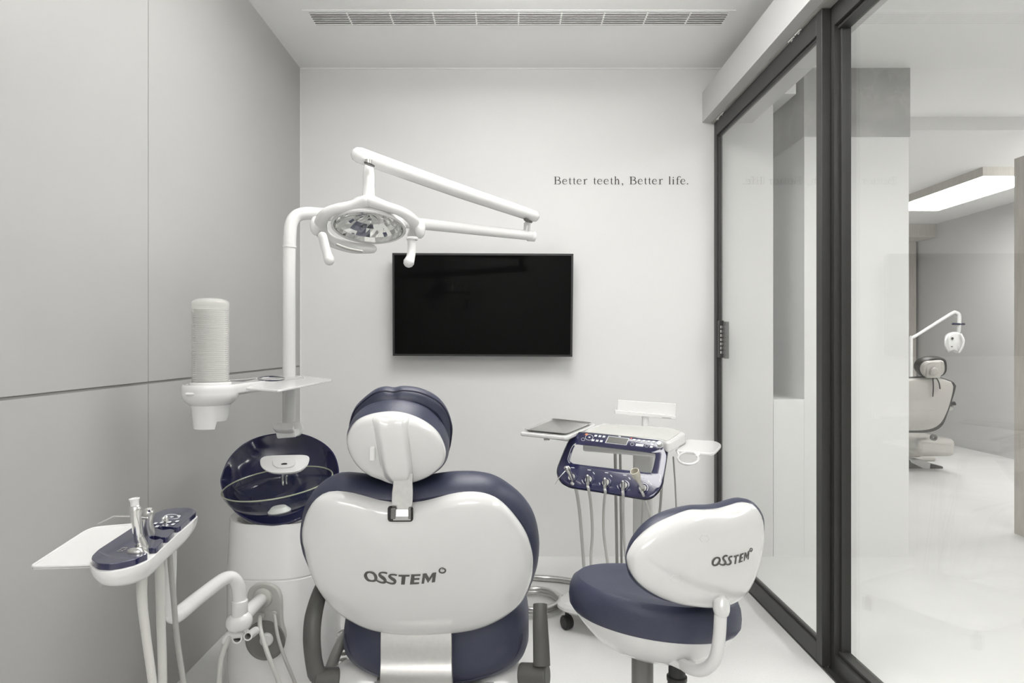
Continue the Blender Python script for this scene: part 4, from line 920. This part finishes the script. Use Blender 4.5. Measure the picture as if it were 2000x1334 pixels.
for x, y in ((1290, 272), (1525, 298), (490, 192)):
    a = [ZP(x+30*math.cos(q), y+22*math.sin(q)) for q in [2*PI*k/16 for k in range(16)]]; bt2.append((a+[a[0]], 0.5))
a = [ZP(590+62*math.cos(q), 160+46*math.sin(q)) for q in [2*PI*k/20 for k in range(21)]]
bt2.append((a, 0.7))
# white edge lines on the panel
lines = [([ZP(375, 258), ZP(330, 290), ZP(290, 360), ZP(248, 490), ZP(250, 545), ZP(270, 580)], 1.1), ([ZP(1755, 765), ZP(1740, 895)], 1.6), ([ZP(1425, 762), ZP(1530, 773)], 0.8), ([ZP(870, 120), ZP(900, 125)], 0.0001)]
for x, y in ((1068, 142),): lines.append(([ZP(x, y), ZP(x+38, y+5)], 1.6))
for x, y in ((295, 650), (562, 688), (845, 732), (1145, 772), (1450, 818)): lines.append(([ZP(x, y), ZP(x+55, y+6)], 1.3))
for x, y in ((650, 725), (935, 770), (1232, 812), (1540, 860), (1580, 905)): lines.append(([ZP(x, y), ZP(x+28, y+34)], 1.3))
for x, y in ((470, 850), (752, 895), (1045, 945)): lines.append(([ZP(x, y), ZP(x+15, y+35), ZP(x+50, y+72)], 1.2))
for q in bts: obj('button', polys([q], PP, 0.0012), M['btn'], pan, smooth=False, label='small pale button')
obj('printed_marks', ribbons(bt2+lines, PP, 0.0006), M['btn'], pan, smooth=False, label='pale printed marks on the navy panel')
obj('panel_screen', merge(polys([[ZP(845, 250), ZP(1195, 290), ZP(1245, 175), ZP(905, 135)]], PP, 0.0005)), M['btn'], pan, smooth=False)
obj('display', merge(polys([[ZP(862, 244), ZP(1188, 280), ZP(1230, 182), ZP(912, 144)]], lambda x, y, th=0: PP(x, y, th+0.0006), 0.0006)), M['lcd'], pan, smooth=False, label='grey liquid crystal display')
obj('orange_mark', polys([[ZP(515, 120), ZP(560, 125), ZP(575, 100), ZP(535, 97)]], PP, 0.0006), M['orange'], pan, smooth=False)
obj('red_mark', polys([[ZP(1258, 183), ZP(1285, 186), ZP(1295, 170), ZP(1262, 168)]], PP, 0.0006), M['red'], pan, smooth=False)
obj('panel_knob', lathe([(0.0, 0.018), (0.0075, 0.018), (0.0085, 0.016), (0.009, 0.002), (0.0115, 0.001), (0.0115, 0.0)], PP(1289.5, 870), pnn, 24), M['white'], pan)
# neck from the table down to the frame
obj('panel_neck', merge(obox(Wp(1220, 875, 2.56), ex, ey, ez, 0.30, 0.10, 0.035)), M['white'], ca, bevel=0.008)
soc = [(305, 810), (580, 850), (860, 900), (1155, 945), (1465, 990)]
for x, y in soc:
    c = PP(*ZP(x, y))
    so_ = obj('holder_socket', lathe([(0.021, 0.0004), (0.0195, 0.0022), (0.016, 0.0025), (0.014, 0.0008), (0, 0.0008)], c, pnn, 28), M['navy'], pan)
    obj('socket_ring', lathe([(0.0125, 0.001), (0.0125, 0.003), (0.0095, 0.003), (0.0085, 0.0015), (0, 0.0015)], c, pnn, 24), M['rail'], so_)
# steel tray frame (left) and small tray with cup ring (right)
def frame_ring(px_, z, r_): return tube([WZ(x, y, z) for x, y in px_], r_, n=8, closed=True, smooth=False)
lt = round_poly([(1013, 844), (1108, 853), (1167, 827.5), (1077, 818)], 8)
obj('tray_frame', merge(prism([WZ(x, y, tz+0.004) for x, y in lt], (0, 0, -1), 0.014)), M['white'], ca, bevel=0.004)
obj('tray_arm', merge(tube([WZ(1066, 852, tz-0.012), Wp(1140, 862, 2.62), Wp(1200, 865, 2.7)], 0.008, n=10), lathe([(0.012, 0.0), (0.012, -0.02), (0, -0.02)], WZ(1068, 849, tz-0.008), (0, 0, 1), 18)), M['white'], ca)
rt = round_poly([(1320, 879), (1340, 857.5), (1398, 861), (1411, 868), (1394, 885.5)], 7)
obj('side_tray', merge(prism([WZ(x, y, 0.72) for x, y in rt], (0, 0, -1), 0.010)), M['white'], ca, bevel=0.003)
crc = [WZ(1344.5+20*math.cos(a), 895+12*math.sin(a), 0.714) for a in [2*PI*k/36 for k in range(36)]]
obj('cup_ring', tube(crc, 0.0042, n=10, closed=True, smooth=False), M['white'], ca)
for pa_, pb_, r_ in (((1326, 888, 0.714), (1322, 880, 0.714), 0.005), ((1362, 890, 0.714), (1370, 883, 0.714), 0.006), ((1330, 868, 0.71), (1316, 862, 0.72), 0.008)):
    obj('tray_link', tube([WZ(*pa_), WZ(*pb_)], r_, n=8, smooth=False), M['white'], ca)
# screen or chart holder at the back
hy = 2.84
obj('chart_holder', merge(prism([Wp(x, y, hy) for x, y in ((1207.5, 781), (1320, 788.5), (1320, 815), (1206, 803.5))], (0, 1, 0), 0.006),
    prism([Wp(x, y, hy-0.03) for x, y in ((1202, 801), (1320.5, 813), (1320.5, 819.5), (1202, 808.5))], (0, 1, 0), 0.036)), M['white'], ca, bevel=0.0015)
obj('printed_mark', ribbons([([(1293, 815.6), (1311, 816.6)], 1.6)], lambda x, y, th=0: Wp(x, y, hy-0.0305-th), 0.0003), M['hosed'], ca, smooth=False)
obj('holder_post', tube([Wp(1260, 812, 2.83), Wp(1260.5, 834, 2.83)], [0.013, 0.016], n=20, smooth=False, round_ends=False), M['white'], ca)
# stand: column, thin rods, base, casters
obj('stand_column', merge(obox((0.545, 2.72, 0.42), ex, ey, ez, 0.085, 0.07, 0.66)), M['white'], ca, bevel=0.012)
obj('stand_rods', merge(tube([Wp(1201, 862, 2.66), Wp(1205, 1100, 2.80)], 0.006, n=10, smooth=False), tube([Wp(1211, 862, 2.66), Wp(1214, 1100, 2.80)], 0.005, n=10, smooth=False)), M['hosed'], ca)
bc0 = V((0.485, 2.70, 0.095))
bq = [bc0+ex*x+ey*y for x, y in rrect(0, 0, 0.46, 0.50, 0.07, 8)]
def bring(z, s): return [bc0+(p-bc0)*s+V((0, 0, z)) for p in bq]
obj('cart_base', loft([bring(-0.02, 0.96), bring(-0.012, 1.0), bring(0.0, 1.0), bring(0.012, 0.96), bring(0.02, 0.8), bring(0.03, 0.3)]), M['white'], ca)
for sx, sy in ((-1, -1), (1, -1), (-1, 1), (1, 1)):
    c = bc0+ex*(0.185*sx)+ey*(0.205*sy); c.z = 0.0285
    w_ax = V((0.85, 0.5, 0))
    cs = obj('caster', merge(lathe([(0, -0.017), (0.022, -0.017), (0.0265, -0.013), (0.0265, -0.003), (0.024, -0.002), (0.024, 0.002), (0.0265, 0.003), (0.0265, 0.013), (0.022, 0.017), (0, 0.017)], c+V((0, 0, -0.002)), w_ax, 28), tube([c, c+V((0, 0, 0.052))], 0.008, n=10, smooth=False)), M['black'], ca)
# side cable and rear hoses that belong to the cart
obj('cart_cable', tube([Wp(1315, 893, 2.55), Wp(1319, 950, 2.55), Wp(1322, 1020, 2.56), Wp(1326, 1120, 2.58)], 0.003, n=8), M['hosed'], ca)
obj('cart_cable', tube([Wp(1293, 935, 2.58), Wp(1290, 985, 2.58), Wp(1284, 1040, 2.6), Wp(1278, 1120, 2.62)], 0.005, n=8), M['hosed'], ca)
obj('cart_cable', tube([Wp(1258, 925, 2.60), Wp(1256, 985, 2.60), Wp(1252, 1060, 2.62), Wp(1250, 1120, 2.63)], 0.0045, n=8), M['hose'], ca)

# tray resting on the left arm of the cart
ti = round_poly([(1020, 842), (1106, 850.5), (1160, 828), (1078, 819.5)], 6)
tB = [WZ(x, y, tz+0.0052) for x, y in ti]; cB_ = sum(tB, V())/len(tB)
def tring(s, z): return [cB_+(p-cB_)*s+V((0, 0, z)) for p in tB]
st = obj('steel_tray', loft([tring(0.93, 0.0), tring(0.99, 0.0095), tring(1.02, 0.0105), tring(1.02, 0.009), tring(0.995, 0.0085), tring(0.93, 0.0012)][::-1] if False else [tring(0.90, 0.0), tring(0.95, 0.006), tring(0.985, 0.0065), tring(0.95, 0.0072), tring(0.90, 0.0015)]), M['traysteel'], loc=cB_)
tag(st, 'empty stainless steel tray resting on the left arm of the cart', 'tray')

# five handpieces in the panel; each hose is part of its handpiece
def hp_hose(px_, Ys, r, par, m='hose'): obj('hose', tube([Wp(x, y, Y_) for (x, y), Y_ in zip(px_, Ys)], r, n=10), M[m], par)
def soc_pt(i, th=0.0): x, y = ZP(*soc[i]); return PP(x, y, th)
a1 = thing('air_water_syringe', 'steel syringe with thin slanted needle at the left end of the navy cart panel', 'syringe', soc_pt(0, 0.004))
p0 = soc_pt(0, 0.010); Yp = p0.y
obj('syringe_body', tube([soc_pt(0, 0.006)+V((0.004, 0, -0.012)), Wp(1114, 927, Yp-0.02), Wp(1108, 916, Yp-0.035)], [0.0065, 0.0072, 0.0085], n=16), M['steel'], a1)
obj('syringe_head', merge(ellipsoid(Wp(1107, 914, Yp-0.04), 0.010, 0.010, 0.008), tube([Wp(1110, 912, Yp-0.045), Wp(1113, 915, Yp-0.045)], 0.004, n=10, smooth=False)), M['chrome'], a1)
obj('needle', tube([Wp(1104, 920, Yp-0.045), Wp(1092, 933, Yp-0.06), Wp(1084, 946, Yp-0.065)], [0.0018, 0.0012, 0.0009], n=8, smooth=False), M['steel'], a1)
hp_hose([(1117, 944), (1125, 956), (1132, 1000), (1137, 1060), (1141, 1115)], [Yp-0.004, Yp+0.01, 2.56, 2.60, 2.62], 0.0062, a1)
names = ['first thin grey handpiece, second from the left in the navy cart panel', 'thin grey handpiece in the middle of the navy cart panel', 'thin grey handpiece between the middle one and the ivory cup-shaped one']
paths = [[(1150, 958), (1154, 985), (1157, 1040), (1154, 1085), (1155, 1115)], [(1182, 964), (1179, 995), (1179, 1040), (1184, 1080), (1188, 1112)], [(1217, 968), (1217, 1000), (1219, 1050), (1222, 1085), (1226, 1112)]]
for i in (1, 2, 3):
    x, y = ZP(*soc[i]); b = thing('dental_handpiece', names[i-1], 'dental handpiece', soc_pt(i, 0.004)); Yp = soc_pt(i, 0.01).y
    obj('handpiece_body', tube([soc_pt(i, 0.003)+V((0, 0.0, -0.004)), Wp(x-2, y+2, Yp-0.014), Wp(x-2, y-7, Yp-0.02)], [0.0055, 0.0062, 0.0062], n=14, smooth=False), M['steel'], b)
    obj('hose_fitting', tube([Wp(x-2, y+2, Yp-0.012), Wp(x-2, y+14, Yp-0.013)], [0.0062, 0.005], n=12, smooth=False), M['hosed'], b)
    hp_hose([(x-2, y+12)]+paths[i-1], [Yp-0.013, Yp-0.008, 2.50, 2.56, 2.58, 2.60], 0.0052, b)
x, y = ZP(*soc[4]); b = thing('scaler_handle', 'ivory cup-shaped handpiece at the right end of the navy cart panel', 'dental handpiece', soc_pt(4, 0.004)); Yp = soc_pt(4, 0.01).y
a0 = Wp(1250, 944, Yp-0.02); b0 = Wp(1239, 920, Yp-0.045); d = (b0-a0).normalized(); L = (b0-a0).length
obj('handle', tube([soc_pt(4, 0.003), Wp(1254, 951, Yp-0.012), a0, a0.lerp(b0, 0.3)], [0.006, 0.0065, 0.0070, 0.0088], n=18), M['hose'], b)
obj('open_collar', lathe([(0.0085, L*0.25), (0.0115, L*0.5), (0.0145, L*0.62), (0.0150, L*1.0), (0.0128, L*1.0), (0.0118, L*0.7), (0, L*0.7)], a0, d, 24), M['ivory'], b, label='ivory open collar')
obj('dark_socket', lathe([(0.0085, 0.0), (0.006, 0.002), (0, 0.001)], a0+d*(L*0.705), d, 18), M['black'], b)
hp_hose([(1252, 958), (1258, 970), (1268, 1000), (1273, 1040), (1276, 1110)], [Yp-0.006, Yp, 2.5, 2.52, 2.56], 0.0042, b)

# ================================================================== STOOL
stl = thing('dental_stool', 'round navy dental stool with a white shell backrest, right of the patient chair', 'stool', V((0.345, 1.62, 0)))
sc_ = V((0.345, 1.62, 0)); srx, sry = 0.201, 0.172
tilt = V((0, 0, 0))
def srng(s, z, N=72):
    out = []
    for k in range(N):
        a = 2*PI*k/N; x, y = math.cos(a), math.sin(a)
        out.append(sc_+V((srx*s*x, sry*s*y, z-0.022*x*s*1.0-0.006*s*y)))
    return out
obj('seat_cushion', loft([srng(0.9, 0.445), srng(0.96, 0.448), srng(0.992, 0.458), srng(1.0, 0.475), srng(0.99, 0.495), srng(0.955, 0.512), srng(0.89, 0.5225), srng(0.78, 0.524), srng(0.6, 0.520), srng(0.3, 0.516), srng(0.001, 0.515)], True, False), M['leather'], stl, label='round navy leather seat cushion')
obj('seat_pan', loft([srng(0.001, 0.36), srng(0.3, 0.361), srng(0.52, 0.368), srng(0.68, 0.384), srng(0.80, 0.408), srng(0.90, 0.432), srng(0.955, 0.4485), srng(0.93, 0.450)], False, True), M['white'], stl, label='white bowl shaped pan under the seat')
bx = [(1353, 1001), (1300, 1022), (1270, 1041), (1248, 1063), (1235, 1085), (1232, 1098), (1236, 1118), (1247, 1137), (1266, 1154), (1295, 1170), (1330, 1181), (1365, 1186), (1385, 1187), (1405, 1185), (1425, 1180), (1450, 1165), (1466, 1142), (1479, 1110), (1488, 1070), (1491, 1040), (1488, 1010), (1480, 994), (1470, 985), (1455, 985), (1436, 991), (1412, 997), (1385, 999)]
cx_ = [(1350, 990), (1300, 1003), (1265, 1025), (1240, 1055), (1230, 1080), (1228, 1098), (1233, 1125), (1245, 1143), (1270, 1160), (1300, 1170), (1350, 1178), (1400, 1175), (1440, 1155), (1468, 1110), (1480, 1060), (1482, 1010), (1474, 988), (1464, 977), (1452, 974), (1438, 976), (1420, 982), (1392, 988)]
by = math.radians(26); bl = math.radians(12)
sbn = V((math.sin(by)*math.cos(bl), -math.cos(by)*math.cos(bl), -math.sin(bl)*0.6)).normalized()
sbo = Wp(1362, 1085, 1.40); sbc = (1365, 1092)
sprof2 = [(0.955, -0.022), (0.985, -0.018), (1.0, -0.008), (0.995, 0.0), (0.975, 0.007), (0.93, 0.014), (0.84, 0.021), (0.65, 0.027), (0.35, 0.030), (0.0, 0.031)]
obj('backrest_shell', puff(bx, sbo, sbn, sprof2, sbc, 128), M['shell'], stl, label='glossy white shell of the stool backrest')
obj('backrest_cushion', puff(cx_, sbo-sbn*0.034, sbn, [(0.93, 0.026), (0.975, 0.02), (1.0, 0.008), (1.0, -0.004), (0.985, -0.015), (0.94, -0.024), (0.8, -0.03), (0.4, -0.026), (0.0, -0.02)], sbc, 128), M['leather'], stl, label='navy leather backrest cushion')
ssurf = surf_fn(bx, sbo, sbn, [p for p in sprof2 if p[1] >= -0.008], sbc)
def on_stool(x, y, th=0.0): return ssurf(1370+x/16.667, 1060+y/16.667, 0.0004+th)
l1 = ribbons([
    ([(530, 490), (585, 510), (598, 580), (560, 670), (490, 728), (420, 735), (375, 700), (372, 630), (410, 550), (470, 498), (530, 486), (560, 496)], [56, 60, 66, 66, 58, 56, 62, 72, 66, 58, 54, 56]),
    ([(850, 432), (800, 425), (745, 445), (715, 490), (722, 540), (765, 595), (788, 645), (765, 700), (700, 725), (630, 710), (590, 680)], [60, 56, 58, 62, 66, 66, 66, 62, 54, 50, 46]),
    ([(1010, 455), (965, 448), (925, 470), (900, 510), (908, 550), (945, 595), (958, 640), (935, 690), (880, 712), (820, 705), (785, 690)], [56, 54, 56, 60, 64, 64, 64, 60, 52, 48, 44]),
    ([(1620, 172), (1655, 200), (1652, 250), (1618, 290), (1590, 268), (1586, 215), (1615, 176), (1630, 176)], [22, 28, 30, 28, 30, 30, 24, 22])], on_stool)
l2 = polys([
    [(1055, 425), (1220, 385), (1214, 432), (1160, 448), (1128, 690), (1074, 700), (1106, 462), (1052, 480)],
    [(1262, 375), (1378, 330), (1372, 378), (1316, 400), (1308, 470), (1356, 455), (1350, 500), (1300, 518), (1284, 598), (1345, 575), (1338, 618), (1214, 664)],
    [(1412, 325), (1450, 308), (1482, 400), (1530, 275), (1566, 262), (1540, 540), (1504, 552), (1520, 400), (1476, 510), (1462, 512), (1436, 430), (1410, 588), (1378, 602)]], on_stool)
obj('printed_logo', merge(l1, l2), M['ink'], stl, smooth=False, label='dark grey printed lettering on the stool shell')
obj('screw_cap', merge(*[tube([ssurf(x0+r0*math.cos(a), y0+r0*0.75*math.sin(a), 0.0) for a in [2*PI*k/6 for k in range(6)]], 0.0005, n=5, closed=True, smooth=False) for x0, y0, r0 in ((1321, 1131, 12), (1376, 1052, 10))]), M['shell'], stl)
# tube that carries the backrest
sock = Wp(1402, 1178, 1.405)
tbp = [Wp(1409, 1180, 1.40), Wp(1407, 1205, 1.395), Wp(1405, 1240, 1.39), Wp(1400, 1275, 1.39), Wp(1390, 1297, 1.40), Wp(1371, 1309, 1.42), Wp(1349, 1306, 1.45), Wp(1332, 1296, 1.50), Wp(1315, 1283, 1.56)]
obj('back_tube', tube(tbp, 0.0128, n=22), M['whitem'], stl)
obj('tube_socket', tube([ssurf(1408, 1168, -0.014), Wp(1409, 1180, 1.40), Wp(1409, 1192, 1.395)], [0.012, 0.0172, 0.0168], n=24, smooth=False), M['shell'], stl)
obj('tube_bracket', obox(Wp(1330, 1294, 1.50), (0.6, -0.8, 0), (0.8, 0.6, 0), (0, 0, 1), 0.06, 0.035, 0.014), M['whitem'], stl, bevel=0.002)
gz = lambda px_, py_, r: None
obj('gas_lift', merge(lathe([(0.0255, 0.10), (0.0255, 0.352), (0.0235, 0.354), (0.0225, 0.356)], (0.318, 1.62, 0), n=28), lathe([(0.0225, 0.352), (0.0225, 0.372)], (0.318, 1.62, 0), n=28)), M['mgrey'], stl)
bc2 = V((0.385, 1.56, 0))
obj('lever_bellows', merge(lathe([(0.021, 0.20)]+[(0.0215-0.0012*(k % 2), 0.21+0.004*k) for k in range(28)]+[(0.023, 0.323), (0.023, 0.332), (0.019, 0.334), (0.019, 0.372)], bc2, n=24)), M['black'], stl)
for k in range(5):
    a = math.radians(110+72*k); dv = V((math.cos(a), math.sin(a), 0)); o_ = V((0.318, 1.62, 0))
    lg_ = obj('leg', tube([o_+V((0, 0, 0.12)), o_+dv*0.12+V((0, 0, 0.105)), o_+dv*0.255+V((0, 0, 0.075))], [0.026, 0.021, 0.015], n=16, flat=((0, 0, 1), 0.7)), M['mgrey'], stl)
    obj('caster', merge(lathe([(0, -0.016), (0.022, -0.016), (0.026, -0.012), (0.026, 0.012), (0.022, 0.016), (0, 0.016)], o_+dv*0.25+V((0, 0, 0.0265)), V((-dv.y, dv.x, 0)), 22), tube([o_+dv*0.25+V((0, 0, 0.03)), o_+dv*0.25+V((0, 0, 0.07))], 0.006, n=8, smooth=False)), M['black'], lg_)

# ================================================================== FAR ROOM
FY = 5.6
fc = thing('dental_chair', 'greige dental chair with black trim in the far room beyond the glass', 'dental chair', Wp(1790, 927, 5.7))
fo = Wp(1800, 790, FY); fn = V((0.15, -0.95, -0.25)).normalized()
fb = [(1735, 745), (1774, 741), (1791, 740), (1824, 738.5), (1850, 743), (1861, 751), (1857, 776), (1848, 804), (1834, 828), (1811, 839), (1773, 841), (1745, 838), (1728, 815), (1722, 780), (1724, 755)]
pf = [(0.96, -0.03), (1.0, -0.02), (1.0, 0.0), (0.97, 0.015), (0.85, 0.03), (0.4, 0.04), (0, 0.042)]
obj('backrest_shell', puff(fb, fo, fn, pf, (1792, 790), 64), M['farshell'], fc)
fk = [(1735, 740), (1774, 737), (1800, 735.5), (1828, 736), (1850, 740), (1864, 749), (1861, 765), (1858, 775), (1848, 805), (1836, 831), (1812, 843), (1773, 844), (1745, 842), (1728, 815), (1719, 780), (1721, 752)]
obj('backrest_cushion', puff(fk, fo-fn*0.05, fn, [(0.9, 0.03), (0.98, 0.025), (1.0, 0.0), (0.97, -0.03), (0.8, -0.05), (0, -0.05)], (1792, 790), 64), M['farleather'], fc, label='black leather backrest cushion')
fh = [(1799, 722), (1802, 712), (1811, 706), (1825, 704.5), (1840, 704), (1844, 711), (1844, 724), (1838, 733), (1825, 738), (1810, 737), (1802, 731)]
obj('headrest_shell', puff(fh, Wp(1822, 721, FY-0.08), fn, [(0.95, -0.02), (1, -0.01), (1, 0), (0.9, 0.015), (0, 0.02)], None, 48), M['farshell'], fc)
fh2 = [(1789, 722), (1790, 710), (1798, 702), (1812, 697), (1832, 696), (1841, 700), (1844, 706), (1844, 722), (1836, 732), (1815, 738), (1800, 735)]
obj('headrest_cushion', puff(fh2, Wp(1816, 718, FY-0.01), fn, [(0.9, 0.04), (0.98, 0.03), (1, 0), (0.95, -0.03), (0, -0.05)], None, 48), M['farleather'], fc, label='black headrest cushion')
obj('headrest_knob', merge(lathe([(0.034, 0.0), (0.034, 0.012), (0.028, 0.018), (0, 0.02)], Wp(1823, 725, FY-0.12), fn, 24), obox(Wp(1822, 722, FY-0.105), (1, 0, 0), fn, (0, 0, 1), 0.11, 0.02, 0.13)), M['farshell'], fc, bevel=0.006)
obj('strap', merge(tube([Wp(1822, 738, FY-0.10), Wp(1823, 755, FY-0.09), Wp(1822, 774, FY-0.07)], 0.005, n=8), tube([Wp(1829, 738, FY-0.10), Wp(1834, 748, FY-0.09), Wp(1836, 759, FY-0.07)], 0.005, n=8)), M['farleather'], fc)
obj('armrest', merge(prism([Wp(x, y, FY+0.1) for x, y in ((1851, 793), (1855, 784), (1867, 784), (1870, 792))], (0, 1, 0), 0.3)), M['farleather'], fc, bevel=0.01)
obj('arm_support', merge(prism([Wp(x, y, FY+0.12) for x, y in ((1846, 797), (1852, 792), (1864, 793), (1862, 802), (1850, 803))], (0, 1, 0), 0.2)), M['farshell'], fc, bevel=0.01)
obj('chair_base', merge(obox(Wp(1782, 863, FY+0.45), (1, 0, 0), (0, 1, 0), (0, 0, 1), 0.32, 0.7, 0.15), obox(V((3.72, FY+0.95, 0.15)), (1, 0, 0), (0, 1, 0), (0, 0, 1), 0.22, 0.5, 0.24)), M['farshell'], fc, bevel=0.04)
obj('floor_plate', box(3.50, 3.95, FY+0.7, FY+1.35, 0.001, 0.04), M['farshell'], fc, bevel=0.015)
obj('side_wheel', merge(lathe([(0.010, 0.0), (0.010, 0.02), (0.026, 0.02), (0.026, 0.0)], Wp(1822, 854, FY-0.05), (0, -1, 0), 20, closed=True)), M['dgrey'], fc)
fp = thing('foot_pedal', 'grey and white foot pedal on the floor before the far dental chair', 'foot pedal', WZ(1805, 920, 0.0))
py = WZ(1805, 915, 0.0).y
obj('pedal_base', prism([Wp(x, y, py) for x, y in round_poly([(1772, 898), (1800, 900), (1830, 908), (1843, 915), (1842, 922), (1812, 921), (1772, 914)], 3)], (0, 1, 0), 0.14), M['mgrey'], fp, bevel=0.008)
obj('pedal_cover', prism([Wp(x, y, py-0.01) for x, y in round_poly([(1778, 896), (1800, 898), (1818, 904), (1817, 919), (1800, 914), (1780, 904)], 3)], (0, 1, 0), 0.12), M['whitem'], fp, bevel=0.008)
obj('pedal_lever', prism([Wp(x, y, py-0.012) for x, y in round_poly([(1818, 907), (1842, 911), (1843, 916), (1818, 917)], 2)], (0, 1, 0), 0.1), M['dgrey'], fp, bevel=0.006)
fl = thing('whitening_lamp', 'white bracket lamp with a shield-shaped head above the far dental chair', 'dental lamp', Wp(1780, 735, 6.0))
LY = 6.6
obj('lamp_pole', tube([Wp(1779, 668, LY), Wp(1779, 760, LY), Wp(1779, 900, LY)], 0.018, n=14, smooth=False), M['white'], fl)
obj('lamp_arm', tube([Wp(1779, 668, LY), Wp(1780, 659, LY), Wp(1790, 655, LY), Wp(1856, 614, LY), Wp(1866, 611, LY), Wp(1873, 618, LY), Wp(1872, 648, LY)], [0.018, 0.018, 0.015, 0.017, 0.019, 0.021, 0.018], n=14), M['white'], fl)
obj('lamp_handle', tube([Wp(1861, 632.5, LY-0.05), Wp(1872, 633, LY-0.02), Wp(1883, 633, LY+0.02)], 0.011, n=10), M['navy'], fl)
hd = [(1848, 662), (1853, 652), (1863, 648), (1875, 650), (1882, 660), (1881, 675), (1873, 690), (1862, 686), (1850, 687)]
obj('lamp_head', puff(hd, Wp(1865, 668, LY-0.06), V((0, -1, 0)), [(0.8, -0.05), (0.95, -0.04), (1, -0.015), (0.97, 0.0), (0.8, 0.015), (0, 0.022)], None, 48), M['white'], fl)
obj('head_grip', tube([Wp(1852, 654, LY-0.10), Wp(1847, 664, LY-0.12), Wp(1847, 676, LY-0.12), Wp(1850, 684, LY-0.10)], 0.010, n=10), M['white'], fl)
obj('head_grip', tube([Wp(1877, 653, LY-0.10), Wp(1882, 664, LY-0.12), Wp(1880, 677, LY-0.12), Wp(1874, 688, LY-0.10)], 0.010, n=10), M['white'], fl)
obj('lamp_sensor', merge(lathe([(0.012, 0), (0.012, 0.003), (0, 0.003)], Wp(1860, 661, LY-0.087), (0, -1, 0), 16), lathe([(0.009, 0), (0.009, 0.003), (0, 0.003)], Wp(1859, 677, LY-0.083), (0, -1, 0), 16, sy=0.5)), M['dgrey'], fl)
